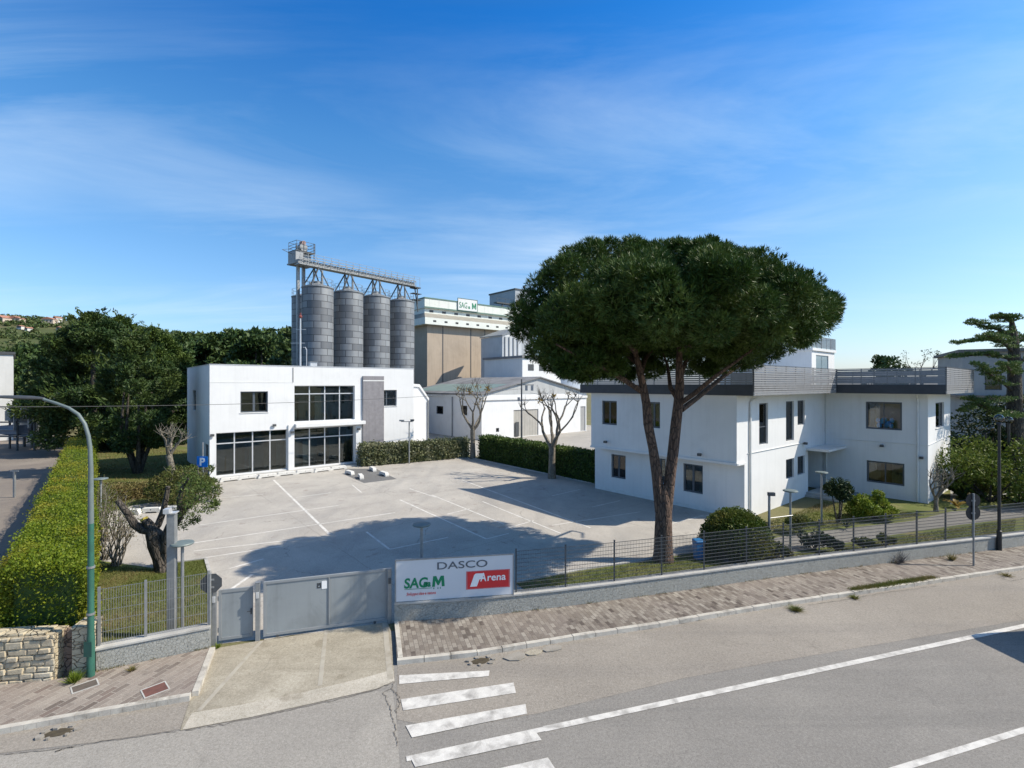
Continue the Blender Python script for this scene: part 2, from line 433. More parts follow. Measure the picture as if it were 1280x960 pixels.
def ground_mat(name, c1, c2, c3, s1=.35, s2=.12, fine=.5, cracks=0, spots=None, tracks=None, rough=.92):
    m, nt, b, o = new_mat(name); t = NT(nt)
    v = t.coord()
    base = t.mix(t.rng(t.noise(v, s1, 8, .62, .3), .35, .65), c1, c2)
    base = t.mix(t.rng(t.noise(v, s2, 6, .6, .8), .5, .72), base, c3)
    base = t.mix(t.rng(t.noise(v, 3.2, 5, .7, .2), .56, .72, 0, .35), base, tuple(x*.72 for x in c1))
    if tracks:
        tv = t.coord((tracks[1], tracks[2], 1), (0, 0, -tracks[3]))
        base = t.mix(t.rng(t.noise(tv, 1, 5, .6), .50, .78, 0, tracks[4]), base, tracks[0])
    if spots: base = t.mix(t.rng(t.noise(v, 1.3, 3, .5), .64, .70, 0, .6), base, spots)
    g = t.noise(v, 55, 3, .75)
    g2 = t.noise(v, 17, 4, .7)
    base = t.mix(fine, base, t.mix(t.rng(t.math('ADD', g, t.math('MULTIPLY', g2, .6)), .5, 1.1), (.0,.0,.0), (1,1,1)), 'SOFT_LIGHT')
    if cracks:
        dv = t.n('ShaderNodeVectorMath', operation='ADD')
        nn = t.n('ShaderNodeTexNoise'); nn.inputs['Scale'].default_value = 1.1; nn.inputs['Detail'].default_value = 6
        t.l(v, nn.inputs['Vector']); t.l(v, dv.inputs[0]); t.l(nn.outputs['Color'], dv.inputs[1])
        vo = t.n('ShaderNodeTexVoronoi', feature='DISTANCE_TO_EDGE'); vo.inputs['Scale'].default_value = .27
        t.l(dv.outputs[0], vo.inputs['Vector'])
        gate = t.rng(t.noise(v, .35, 2), .48, .58)
        cr = t.math('MULTIPLY', t.rng(vo.outputs['Distance'], .0, .007, 1, 0), gate)
        base = t.mix(t.math('MULTIPLY', cr, cracks), base, (.055,.05,.045))
    t.l(base, b.inputs['Base Color']); b.inputs['Roughness'].default_value = rough; b.inputs['Specular IOR Level'].default_value = .25
    t.bump(b, t.math('ADD', g, g2), .35, .012)
    return m
RDIR = Vector((.957, .290, 0)); RANG = math.atan2(.290, .957)
ASPHALT = ground_mat('aged asphalt', (.235,.221,.202), (.205,.193,.178), (.275,.258,.234), .5, .15, .55, .15, None, ((.145,.139,.131), .03, .55, RANG, 1.0))
TANASPH = ground_mat('tan dusty asphalt', (.272,.245,.212), (.242,.218,.189), (.315,.284,.246), .5, .2, .55, .15, None, ((.19,.175,.16), .06, .8, RANG, .6))
LOT = ground_mat('pale worn asphalt', (.425,.395,.352), (.355,.33,.297), (.48,.45,.402), .55, .17, .55, .45, (.27,.235,.21), ((.27,.26,.245), .42, .09, -TH, .85))
DARKASPH = ground_mat('dark asphalt patch', (.16,.158,.155), (.14,.138,.135), (.19,.185,.18), .8, .3, .5)
DRIVE = ground_mat('stained driveway concrete', (.36,.325,.26), (.29,.26,.205), (.44,.405,.335), .9, .35, .6, .3, (.23,.20,.15), ((.20,.175,.13), .30, 2.2, RANG+R(75), .55))
YARDC = ground_mat('factory yard concrete', (.36,.335,.30), (.31,.29,.26), (.40,.37,.33), .3, .1, .4, .5)
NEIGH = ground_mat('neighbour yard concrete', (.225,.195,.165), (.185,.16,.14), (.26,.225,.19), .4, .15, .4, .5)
SOIL = ground_mat('soil and dry grass', (.17,.15,.08), (.13,.13,.055), (.21,.17,.10), .5, .06, .6)
LAWN = ground_mat('lawn turf', (.10,.125,.03), (.14,.15,.045), (.20,.165,.085), .7, .3, .6)
HILLM = ground_mat('hill scrub', (.06,.08,.03), (.085,.095,.038), (.17,.13,.075), .03, .012, .3)

def paver_mat(name, rot, sx, sy, cols, mortar, contrast=1):
    m, nt, b, o = new_mat(name); t = NT(nt)
    v = t.coord((1,1,1), (0,0,-rot))
    br = t.n('ShaderNodeTexBrick'); br.offset = .5
    br.inputs['Scale'].default_value = 1; br.inputs['Mortar Size'].default_value = .008; br.inputs['Mortar Smooth'].default_value = .2
    br.inputs['Brick Width'].default_value = sx; br.inputs['Row Height'].default_value = sy; br.inputs['Bias'].default_value = 0
    br.inputs['Color1'].default_value = (0,0,0,1); br.inputs['Color2'].default_value = (1,1,1,1); br.inputs['Mortar'].default_value = (.5,.5,.5,1)
    t.l(v, br.inputs['Vector'])
    cr = t.n('ShaderNodeValToRGB'); cr.color_ramp.interpolation = 'LINEAR'
    e = cr.color_ramp.elements
    e[0].position = 0; e[0].color = c4(cols[0]); e[1].position = 1; e[1].color = c4(cols[-1])
    for i, c in enumerate(cols[1:-1]):
        x = e.new((i+1)/(len(cols)-1)); x.color = c4(c)
    t.l(br.outputs['Color'], cr.inputs[0])
    base = t.mix(br.outputs['Fac'], cr.outputs[0], mortar)
    base = t.mix(t.rng(t.noise(v, .55, 7, .65, .4), .45, .72, 0, .7), base, (.25,.215,.19))
    base = t.mix(t.rng(t.noise(v, 2.3, 6, .7), .55, .75, 0, .5), base, (.11,.095,.085))
    g = t.noise(v, 60, 3, .7)
    base = t.mix(.45, base, t.mix(t.rng(g, .3, .7), (0,0,0), (1,1,1)), 'SOFT_LIGHT')
    t.l(base, b.inputs['Base Color']); b.inputs['Roughness'].default_value = .92; b.inputs['Specular IOR Level'].default_value = .2
    t.bump(b, t.math('SUBTRACT', g, t.math('MULTIPLY', br.outputs['Fac'], 2)), .4, .01)
    return m
PAVER = paver_mat('red brown pavers', RANG+R(90), .24, .12, [(.092,.075,.066),(.20,.172,.146),(.28,.25,.215),(.18,.153,.13),(.32,.29,.25),(.13,.107,.093)], (.15,.13,.11))
PAVERL = paver_mat('grey rose pavers', RANG+R(57), .34, .15, [(.135,.11,.095),(.235,.20,.172),(.29,.25,.215),(.25,.21,.18),(.32,.28,.24),(.16,.122,.105)], (.36,.325,.28))

def wallstone(name, c1, c2, crack, scale, width=.05, stretch=(1,1,1.4), amt=1.0):
    m, nt, b, o = new_mat(name); t = NT(nt)
    v = t.coord(stretch)
    nn = t.n('ShaderNodeTexNoise'); nn.inputs['Scale'].default_value = 3; t.l(v, nn.inputs['Vector'])
    sc = t.n('ShaderNodeVectorMath', operation='SCALE'); sc.inputs['Scale'].default_value = .22; t.l(nn.outputs['Color'], sc.inputs[0])
    av = t.n('ShaderNodeVectorMath', operation='ADD'); t.l(v, av.inputs[0]); t.l(sc.outputs[0], av.inputs[1])
    vo = t.n('ShaderNodeTexVoronoi', feature='DISTANCE_TO_EDGE'); vo.inputs['Scale'].default_value = scale; t.l(av.outputs[0], vo.inputs['Vector'])
    vc = t.n('ShaderNodeTexVoronoi'); vc.inputs['Scale'].default_value = scale; t.l(av.outputs[0], vc.inputs['Vector'])
    e = t.rng(vo.outputs['Distance'], 0, width)
    cell = t.mix(t.math('FRACT', t.math('MULTIPLY', vc.outputs['Color'], 1.0), 0.0), c1, c2)
    cell = t.mix(t.rng(t.noise(v, 9, 6, .7), .4, .7, 0, .5), cell, tuple(x*.6 for x in c1))
    t.l(t.mix(t.math('MULTIPLY', t.math('SUBTRACT', 1.0, e), amt), cell, crack), b.inputs['Base Color'])
    b.inputs['Roughness'].default_value = .92
    t.bump(b, t.math('ADD', e, t.math('MULTIPLY', t.noise(v, 22, 5, .7), .5)), .8, .04)
    return m
RUBBLE = wallstone('dry stone rubble', (.46,.38,.255), (.60,.52,.37), (.09,.07,.045), 4.6, .06, (1,1,1.9))
CRACKWALL = wallstone('crackled cement wall', (.34,.34,.31), (.37,.37,.34), (.20,.20,.185), 15, .035, (1,1,.8), .28)

def silo_mat():
    m, nt, b, o = new_mat('galvanised silo sheets'); t = NT(nt)
    tc = t.n('ShaderNodeTexCoord'); sp = t.n('ShaderNodeSeparateXYZ'); t.l(tc.outputs['Object'], sp.inputs[0])
    an = t.math('ARCTAN2', sp.outputs[1], sp.outputs[0]); an = t.math('MULTIPLY', an, 1.8)
    cb = t.n('ShaderNodeCombineXYZ'); t.l(an, cb.inputs[0]); t.l(sp.outputs[2], cb.inputs[1])
    br = t.n('ShaderNodeTexBrick'); br.offset = .5; br.inputs['Scale'].default_value = 1
    br.inputs['Brick Width'].default_value = 1.615; br.inputs['Row Height'].default_value = .80; br.inputs['Mortar Size'].default_value = .045
    br.inputs['Color1'].default_value = (.265,.278,.29,1); br.inputs['Color2'].default_value = (.12,.128,.14,1); br.inputs['Mortar'].default_value = (.07,.073,.08,1)
    t.l(cb.outputs[0], br.inputs['Vector'])
    n = t.noise(t.coord((3,3,.6)), 1, 6, .65)
    t.l(t.mix(t.rng(n, .45, .75, 0, .5), br.outputs['Color'], (.15,.155,.165)), b.inputs['Base Color'])
    b.inputs['Metallic'].default_value = .25; b.inputs['Roughness'].default_value = .55
    wv = t.n('ShaderNodeTexWave', bands_direction='Z'); wv.inputs['Scale'].default_value = 3.0
    t.l(tc.outputs['Object'], wv.inputs['Vector'])
    t.bump(b, wv.outputs[0], .25, .03)
    return m
SILO = silo_mat()

def text(s, size, m, parent, name='lettering', loc=(0,0,0), sx=1, shear=0, ext=.004, bold=0, sy=1):
    c = bpy.data.curves.new(name, 'FONT'); c.body = s; c.size = size; c.extrude = ext; c.shear = shear; c.offset = bold
    c.resolution_u = 4
    o = bpy.data.objects.new(name, c); col.objects.link(o)
    bpy.context.view_layer.update()
    dg = bpy.context.evaluated_depsgraph_get()
    me = bpy.data.meshes.new_from_object(o.evaluated_get(dg))
    bpy.data.objects.remove(o)
    me.materials.clear(); me.materials.append(m)
    me.transform(Matrix.Rotation(R(90), 4, 'X') @ Matrix.Diagonal((sx, sy, 1, 1)))
    q = bpy.data.objects.new(name, me); col.objects.link(q); q.parent = parent; q.location = loc
    return q

# ---------------------------------------------------------------- ground, roads, pavements
def flat(name, pts, z, m):
    o = MB().sheet([(p[0], p[1], z) for p in pts]).build(name, m); return struct(o)
def poly_px(px, z=0): return [G(x, y, z) for x, y in px]
def resample(P, n):
    P = [Vector(p) for p in P]; L = [0]
    for a, b in zip(P, P[1:]): L.append(L[-1] + (b-a).length)
    out = []
    for i in range(n):
        d = L[-1]*i/(n-1); k = max(j for j in range(len(L)) if L[j] <= d + 1e-9); k = min(k, len(P)-2)
        out.append(P[k].lerp(P[k+1], (d-L[k])/(L[k+1]-L[k])))
    return out
def offset(P, d):
    """polyline moved d to its left (towards the yard for a line running left to right)"""
    out = []
    for i, p in enumerate(P):
        t = (P[min(i+1, len(P)-1)] - P[max(i-1, 0)]); t.z = 0; t.normalize()
        out.append(p + Vector((-t.y, t.x, 0))*d)
    return out
def band(mb, A, B, z0, z1):
    """solid band between two matching polylines"""
    n = len(A)
    vs = [(p.x,p.y,z0) for p in A] + [(p.x,p.y,z0) for p in B] + [(p.x,p.y,z1) for p in A] + [(p.x,p.y,z1) for p in B]
    fs = []
    for i in range(n-1):
        fs += [(i, n+i, n+i+1, i+1), (2*n+i, 2*n+i+1, 3*n+i+1, 3*n+i), (i, i+1, 2*n+i+1, 2*n+i), (n+i, 3*n+i, 3*n+i+1, n+i+1)]
    fs += [(0, 2*n, 3*n, n), (n-1, 2*n-1, 4*n-1, 3*n-1)]
    return mb.add(vs, fs)

gsz = 3000
MB().sheet([(-gsz,-gsz,0),(gsz,-gsz,0),(gsz,gsz,0),(-gsz,gsz,0)]).build('ground', SOIL)['kind'] = 'structure'
ND = Vector((-RDIR.y, RDIR.x, 0))
rl = G(680, 912)                                       # a point on the white edge line
flat('road', [rl - RDIR*160 + ND*5.0, rl - RDIR*160 - ND*14, rl + RDIR*160 - ND*14, rl + RDIR*160 + ND*5.0], .004, ASPHALT)
flat('parking_lane', poly_px([(497,800),(496,900),(560,912),(673,892),(860,847),(960,829),(1280,775)]) + [G(1280,775)+RDIR*90, G(1280,700)+RDIR*90+ND*1] + poly_px([(1280,700),(1040,735),(760,775)]), .008, TANASPH)

# right hand pavement
WALLPX = [(493,781.5),(590,776),(690,764.5),(760,755.5),(820,747),(880,738.5),(935,730.5),(985,723.5),(1040,716),(1120,706),(1220,693.5),(1280,685.5)]
WP = [G(*p) for p in WALLPX]
WP.append(WP[-1] + (WP[-1]-WP[-2]).normalized()*30)
KERBPX = [(496,826),(600,815),(720,795),(827,779),(935,760.5),(1040,744.5),(1175,724.5),(1280,709)]
KP = [G(x, y, .12) for x, y in KERBPX]
for p in KP: p.z = 0
KP.append(KP[-1] + (KP[-1]-KP[-2]).normalized()*30)
A = resample(KP, 80); B = resample(WP, 80)
Ak = offset(A, .13)
struct(band(MB(), Ak, offset(B, -.01), 0, .115).build('pavement', PAVER))
kb = MB()
for i in range(0, 79):                                 # separate kerb stones with thin joints
    a0, a1 = A[i].lerp(A[i+1], .012), A[i].lerp(A[i+1], .988)
    b0, b1 = Ak[i].lerp(Ak[i+1], .012), Ak[i].lerp(Ak[i+1], .988)
    dz = random.uniform(-.008, .008)
    band(kb, [a0, a1], [b0, b1], 0, .125 + dz)
e0, e1 = A[0], B[0]
dd = Vector((1,0.05,0))*.12
band(kb, [e0 - dd*.02 + Vector((0,.14,0)), e1 - dd*.02], [e0 + dd + Vector((0,.14,0)), e1 + dd], 0, .128)
struct(kb.build('kerb', KERB))

# left hand pavement
LWP = [G(120,845), G(262,814.5)]
lw0, lw1 = LWP
SWL = [G(-120,868), G(0,861.5), G(70,855), G(112,849)]
KL = [G(-120,929,.12), G(0,911.5,.12), G(120,890,.12), G(237,870,.12)]
for p in KL: p.z = 0
A = resample(KL, 24); Ak = offset(A, .13)
lp = [p for p in Ak] + [G(262,815.5)] + [lw0] + list(reversed(SWL))
mbp = MB().prism([(p.x, p.y) for p in lp], 0, .115)
struct(mbp.build('pavement', PAVERL))
kb = MB()
for i in range(23):
    band(kb, [A[i].lerp(A[i+1], .01), A[i].lerp(A[i+1], .99)], [Ak[i].lerp(Ak[i+1], .01), Ak[i].lerp(Ak[i+1], .99)], 0, .125)
d1 = Vector((.957,.29,0))*.13
band(kb, [Ak[-1] + Vector((0,.02,0)), G(262,815.5)], [Ak[-1] + d1 + Vector((0,.02,0)), G(262,815.5) + d1], 0, .128)
struct(kb.build('kerb', KERB))
flat('gutter', poly_px([(-120,952),(0,942),(120,928),(225,912),(240,868),(120,888),(0,910),(-120,930)]), .008, TANASPH)
flat('driveway', poly_px([(264,812),(322,802),(484,778),(489,790),(493,852),(470,862),(382,882),(315,897),(225,914),(240,868)]), .014, DRIVE)
dl = MB()
def line(mb, a, b, w, z, wob=0):
    a, b = Vector(a), Vector(b); n = Vector((-(b-a).y, (b-a).x, 0)).normalized()*w/2
    mb.sheet([a-n, b-n, b+n, a+n], z)
line(dl, G(327,802), G(248,890), .10, .018); line(dl, G(408,785), G(400,858), .10, .018)
line(dl, G(481,779), G(488,850), .14, .018); line(dl, G(330,800), G(395,788), .10, .018)
struct(dl.build('driveway_joints', mat('pale mortar joint', (.40,.37,.31), (.34,.31,.26), 3, .9, .1, 40, c3=(.27,.24,.19), s3=2.5, a3=(.5,.7))))

flat('asphalt_patch', poly_px([(-150,972),(0,944),(120,930),(226,914),(315,899),(382,884),(470,864),(491,866),(496,905),(500,965),(505,1010),(-150,1060)]), .0065, ground_mat('pale asphalt patch', (.30,.28,.25), (.265,.247,.222), (.34,.317,.283), .6, .2, .55, .2, None, ((.225,.21,.19), .03, .55, RANG, .8)))
flat('driveway_edge', poly_px([(228,913),(315,897),(382,882),(470,862),(493,852),(491,838),(455,848),(380,866),(300,882),(240,892)]), .017, ground_mat('pale rough concrete', (.46,.42,.355), (.36,.33,.275), (.50,.465,.40), 1.2, .5, .7, .6, (.25,.22,.17)))
def crack(mb, px, w=.018, z=.0205):
    P = resample(poly_px(px), len(px)*7); random.seed(len(px)*13 + int(px[0][0]))
    P = [p + Vector((random.gauss(0,.018), random.gauss(0,.018), 0)) for p in P]
    for i, (a, b) in enumerate(zip(P, P[1:])):
        n = Vector((-(b-a).y, (b-a).x, 0)).normalized(); wa = w*(.35 + .65*abs(math.sin(i*1.7+px[0][0]))); mb.sheet([a - n*wa/2, b - n*wa/2, b + n*wa/2, a + n*wa/2], z)
ck = MB()
for c_ in ([(493,853),(489,862),(478,868),(486,880),(492,905),(497,935)], [(489,862),(497,868),(500,880),(494,892)], [(490,853),(470,863),(440,871),(382,884),(315,899),(232,915)], [(0,944),(60,939),(130,927),(222,915)],
           [(68,941),(80,937),(95,933)], [(1250,722),(1262,727),(1280,724)], [(1010,757),(1060,750),(1110,741),(1170,733)], [(640,805),(720,799),(830,784),(930,766)]):
    crack(ck, c_, .016)
struct(ck.build('road_cracks', mat('crack dirt', (.115,.10,.083), (.16,.14,.118), 9, 1)))
# road markings
rm = MB()
line(rm, G(508,949.5), G(680,912), .13, .0145); line(rm, G(680,912), G(1280,783) + RDIR*80, .16, .0145)
line(rm, G(1126,961) - RDIR*18, G(1280,912) + RDIR*80, .13, .012)
struct(rm.build('road_edge_line', PAINT))
zb = MB()
for q in ([(499,845),(612,839),(611,846),(499,856)], [(501,875),(642,854),(645,867),(504,889)], [(507,908),(657,881),(659,893),(515,923)],
          [(513,948),(670,916),(677,926),(519,960)], [(524,984),(685,948),(694,962),(530,998)]):
    zb.sheet(poly_px(q), .0185)
struct(zb.build('zebra_crossing', PAINT))

# car park
LOTPX = [(268,806),(487,780),(560,768),(645,742),(700,725),(795,704),(880,690),(960,668),(934,650),(751,607),(590,572.5),(517,574),(430,583),(262,602),(140,616),(112,650),(118,705),(200,712),(222,703),(257,699),(266,730)]
flat('car_park', poly_px(LOTPX), .008, LOT)
flat('asphalt_patch', poly_px([(432,594),(455,604),(496,599),(470,586),(432,586)]), .012, DARKASPH)
pl = MB()
for a, b, w in (((342,600),(412,668),.13),((458,665),(487,687),.10),((273,623),(329,618),.07),((370,622),(414,616),.07),((250,656.5),(423,632),.08),((242,679),(494,641),.09),
                ((242,689),(394,672),.09),((252,698),(352,683),.09),((287,711),(329,699),.11),((280,743),(316,718),.12),((540,619),(630,655.5),.09),((500,625),(608,674),.10),((603,627),(701,667),.09),
                ((559,643),(587,636),.08),((632,661),(667,651),.08),((512,611),(545,622),.08),((487,687),(560,672),.08),((608,674),(636,667),.08),
                ((577,600),(738,660),.10),((620,590),(660,597),.06),((440,606),(452,616),.08),((690,620),(725,612),.08),((740,634),(775,626),.08),((860,650),(905,640),.08),((690,657),(800,640),.08),((820,660),(880,644),.08)):
    line(pl, G(*a), G(*b), w, .0125)
struct(pl.build('parking_lines', mat('car park paint', (.68,.66,.62), (.60,.58,.54), 5, .8, .05, 40, c3=(.43,.405,.365), s3=2.2, a3=(.46,.70), fine=.3)))

def inside(P, q):
    c = False; j = len(P)-1
    for i in range(len(P)):
        if (P[i].y > q.y) != (P[j].y > q.y) and q.x < (P[j].x-P[i].x)*(q.y-P[i].y)/(P[j].y-P[i].y)+P[i].x: c = not c
        j = i
    return c
LP_ = poly_px(LOTPX); yj = MB(); o_ = G(262,602); random.seed(2)
for d_, e_, st_ in ((U, V, 5.1), (V, U, 6.3)):
    for k in range(-8, 9):
        b_ = o_ + e_*(k*st_ + 1.7)
        for i in range(-70, 90):
            m_ = b_ + d_*(i*.5)
            if inside(LP_, m_) and math.sin(i*.37+k*2) > -.75:
                w_ = random.gauss(0,.012); line(yj, m_ - d_*.25 + e_*w_, m_ + d_*.25 + e_*w_, .022, .0102)
struct(yj.build('car_park_joints', mat('joint dirt', (.27,.25,.225), (.22,.205,.185), 2)))
# planted ground
flat('lawn', poly_px([(121,843),(112,700),(200,712),(222,703),(257,699),(266,730),(268,812)]), .03, LAWN)
flat('lawn', poly_px([(104,648),(160,634),(236,620),(252,606),(236,560),(150,545),(104,550)]), .03, LAWN)
flat('lawn', [p for p in offset(WP, .26)[2:13]] + [G(1400,640)] + poly_px([(1200,612),(1130,606),(1020,640),(940,662),(880,690),(795,704),(720,715),(645,730)]), .03, LAWN)
flat('garden_path', poly_px([(905,704),(960,697),(1060,679),(1150,664),(1200,657),(1290,646),(1290,634),(1190,640),(1140,652),(1060,661),(975,672),(905,690)]), .036, ASPHALT)
flat('factory_yard', poly_px([(517,566),(590,569),(752,604),(790,570),(760,534),(700,528),(640,529),(500,533),(470,545)]), .006, YARDC)
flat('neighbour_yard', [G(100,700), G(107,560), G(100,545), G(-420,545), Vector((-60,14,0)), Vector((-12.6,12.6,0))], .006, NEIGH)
flat('side_path', poly_px([(1188,631),(1225,622),(1300,615),(1300,606),(1220,608),(1188,613)]), .034, CONC)
kb = MB()
for a, b in (((160,635),(238,621)), ((455,582),(590,572)), ((590,573),(750,606.5)), ((222,703.5),(257,699.5)), ((257,699.5),(267,733)), ((645,729),(720,714.5)), ((720,714.5),(880,689))):
    a, b = G(*a), G(*b); n = Vector((-(b-a).y,(b-a).x,0)).normalized()*.06
    band(kb, [a-n, b-n], [a+n, b+n], 0, .07)
struct(kb.build('bed_kerb', CONC))

# ---------------------------------------------------------------- hills
hm = MB()
NX, NY = 60, 16
def hillz(x, y):
    s = min(1, max(0, (y-230)/330)); s = s*s*(3-2*s)
    ridge = 82*math.exp(-((x+560)/290)**2) + 18*math.exp(-((x+250)/120)**2)
    return s*ridge + 1.5*math.sin(x*.05)*s + 2*math.sin(x*.021+y*.03)*s - .5
for j in range(NY+1):
    for i in range(NX+1):
        x = -1100 + 1000*i/NX; y = 220 + 420*j/NY
        hm.v.append((x, y, hillz(x, y)))
for j in range(NY):
    for i in range(NX):
        a = j*(NX+1)+i; hm.f.append((a, a+1, a+NX+2, a+NX+1))
struct(hm.build('hill', HILLM, smooth=True))

# ---------------------------------------------------------------- front wall, fence, sign
w = thing('boundary_wall', 'long low crackled cement wall along the brick pavement, carrying the wire fence', 'wall', tuple(WP[0]))
def rel(P, o): return [p - o for p in P]
Wf = resample(WP, 90); Wb = offset(Wf, .26)
o0 = WP[0]
band(MB(), rel(Wf, o0), rel(Wb, o0), 0, .60).build('masonry', CRACKWALL, w)
cap = MB()
for i in range(0, 88, 3):
    j = min(i+3, 89)
    band(cap, rel([p for p in offset(Wf, -.03)[i:j+1]], o0), rel([p for p in offset(Wf, .29)[i:j+1]], o0), .602, .66)
cap.build('coping', CONC, w, bevel=.008)
def wall_at(px, off=.13):
    L = offset(Wf, off)
    for a, b in zip(L, L[1:]):
        ka, kb_ = a.x/a.y*F + CX, b.x/b.y*F + CX
        if ka <= px <= kb_: return a.lerp(b, (px-ka)/(kb_-ka))
    return L[-1]
fpx = [645,707,768,827,880,933,979,1024,1067,1107,1146,1182,1216,1249,1281,1312,1343]
FPs = [wall_at(p) for p in fpx]
FO = FPs[0].copy()
fence = thing('wire_fence', 'dark wire mesh fence with thin posts on top of the long cement wall', 'fence', (FO.x, FO.y, .66))
for p in FPs:
    q = p - FO
    pm = MB().box(q.x-.022, q.x+.022, q.y-.022, q.y+.022, -.04, 1.30); pm.box(q.x-.028, q.x+.028, q.y-.028, q.y+.028, 1.301, 1.32)
    pm.build('post', DARK, fence)
for k, (a, b) in enumerate(zip(FPs, FPs[1:])):
    a, b = a - FO, b - FO; d = (b-a); L = d.length; d.normalize()
    m = MB(); fr = Vector((d.y, -d.x, 0))*.03
    for i in range(11):
        z = .05 + i*.12
        m.bar(a + fr + Vector((0,0,z)), b + fr + Vector((0,0,z)), .010 if i not in (0,10) else .018, .017 if k > 3 else .012)
    n = int(L/.055)
    for i in range(1, n):
        p = a + d*(L*i/n) + fr
        m.bar(p + Vector((0,0,.03)), p + Vector((0,0,1.26)), .0065)
    m.build('mesh_panel', DARK, fence)

# sign panel standing on the wall
SA, SB = wall_at(495, -.02), wall_at(641, -.02)
sd = (SB - SA); SL = sd.length; srz = math.atan2(sd.y, sd.x)
sign = thing('sign_board', 'pale wide company sign board with green, grey and red lettering on the low wall', 'sign', (SA.x, SA.y, .62), srz)
SH = 1.24
MB().box(0, SL, 0, .05, .06, SH).build('panel', SIGNFACE, sign)
fr = MB()
fr.box(-.03, SL+.03, -.012, .06, .02, .058); fr.box(-.03, SL+.03, -.012, .06, SH+.002, SH+.04)
fr.box(-.03, -.002, -.012, .06, .059, SH+.001); fr.box(SL+.002, SL+.03, -.012, .06, .059, SH+.001)
fr.build('sign_frame', GALV, sign)
for x in (.05, SL*.5, SL-.05):
    MB().box(x-.03, x+.03, .062, .12, -.02, SH-.05).build('support_post', GALV, sign)
text('DASCO', .30, GREYLOGO, sign, 'grey_lettering', (SL*.335, -.004, .93), sx=1.50, bold=.002)
text('SAG', .40, GREENLOGO, sign, 'green_lettering', (SL*.065, -.004, .44), sx=.92, shear=.08, bold=.012)
text('e', .26, GREENLOGO, sign, 'green_lettering', (SL*.225, -.004, .45), sx=.95, shear=.1, bold=.01)
text('a', .26, GREENLOGO, sign, 'green_lettering', (SL*.262, -.004, .45), sx=.8, shear=.1, bold=.01)
mx_ = SL*.300
MB().prism_y([(mx_,.43),(mx_+.085,.43),(mx_+.098,.60),(mx_+.16,.47),(mx_+.20,.47),(mx_+.275,.61),(mx_+.285,.43),(mx_+.37,.43),(mx_+.345,.74),(mx_+.255,.74),(mx_+.185,.60),(mx_+.125,.74),(mx_+.035,.74)], -.006, -.0005).build('green_lettering', GREENLOGO, sign)
for k, x in enumerate((.31, .345, .365)):
    MB().prism_y([(SL*x, .37), (SL*x+.018, .43), (SL*x+.036, .37), (SL*x+.018, .36)], -.004, .001).build('leaf_mark', GREENLOGO, sign)
MB().box(SL*.07, SL*.30, -.005, .0, .395, .408).build('green_underline', GREENLOGO, sign)
for x_, w_ in ((.085,'Sviluppo'),(.185,'idee'),(.238,'e'),(.258,'natura')): text(w_, .125, REDLOGO, sign, 'red_lettering', (SL*x_, -.004, .22), sx=.78, shear=.25)
red = MB().box(SL*.60, SL*.965, -.006, -.001, .30, .80).build('red_logo_field', REDLOGO, sign)
rf = MB()
for a in ((SL*.592, SL*.973, .283, .294), (SL*.592, SL*.973, .806, .817), (SL*.592, SL*.597, .295, .805), (SL*.968, SL*.973, .295, .805)):
    rf.box(a[0], a[1], -.006, -.001, a[2], a[3])
rf.build('red_logo_border', REDLOGO, sign)
X0 = SL*.625
MB().prism_y([(X0, .36), (X0+.20, .36), (X0+.275, .56), (X0+.34, .58), (X0+.40, .74), (X0+.17, .745), (X0+.12, .70)], -.010, -.0065).build('white_emblem', WHITELOGO, sign)
text('A', .34, WHITELOGO, sign, 'white_lettering', (X0+.31, -.008, .51), sx=.72, bold=.008, shear=.05)
text('rena', .30, WHITELOGO, sign, 'white_lettering', (X0+.50, -.008, .51), sx=1.05, bold=.005, shear=.05)

# left wall with mesh fence
lw = thing('low_wall', 'short crackled cement wall left of the gates, under a light mesh fence', 'wall', tuple(lw0), math.atan2((lw1-lw0).y, (lw1-lw0).x))
LL = (lw1-lw0).length
MB().box(0, LL, 0, .25, 0, .60).build('masonry', CRACKWALL, lw)
MB().box(-.02, LL+.02, -.03, .28, .602, .66).build('coping', CONC, lw, bevel=.008)
lf = thing('mesh_fence', 'galvanised mesh fence panels on the short wall in front of the left lawn', 'fence', (lw0.x, lw0.y, .66), lw.rotation_euler.z)
for x in (.03, .95, LL-.03):
    MB().box(x-.025, x+.025, .10, .15, -.02, 1.42).build('post', GALV, lf)
for x0, x1 in ((.06, .92), (.98, LL-.06)):
    m = MB()
    n = int((x1-x0)/.05)
    for i in range(n+1):
        x = x0 + (x1-x0)*i/n; m.box(x-.0035, x+.0035, .118, .125, .04, 1.38)
    for i in range(6):
        z = .06 + i*.26; m.box(x0, x1, .126, .133, z-.005, z+.005)
    m.build('mesh_panel', GALV, lf)
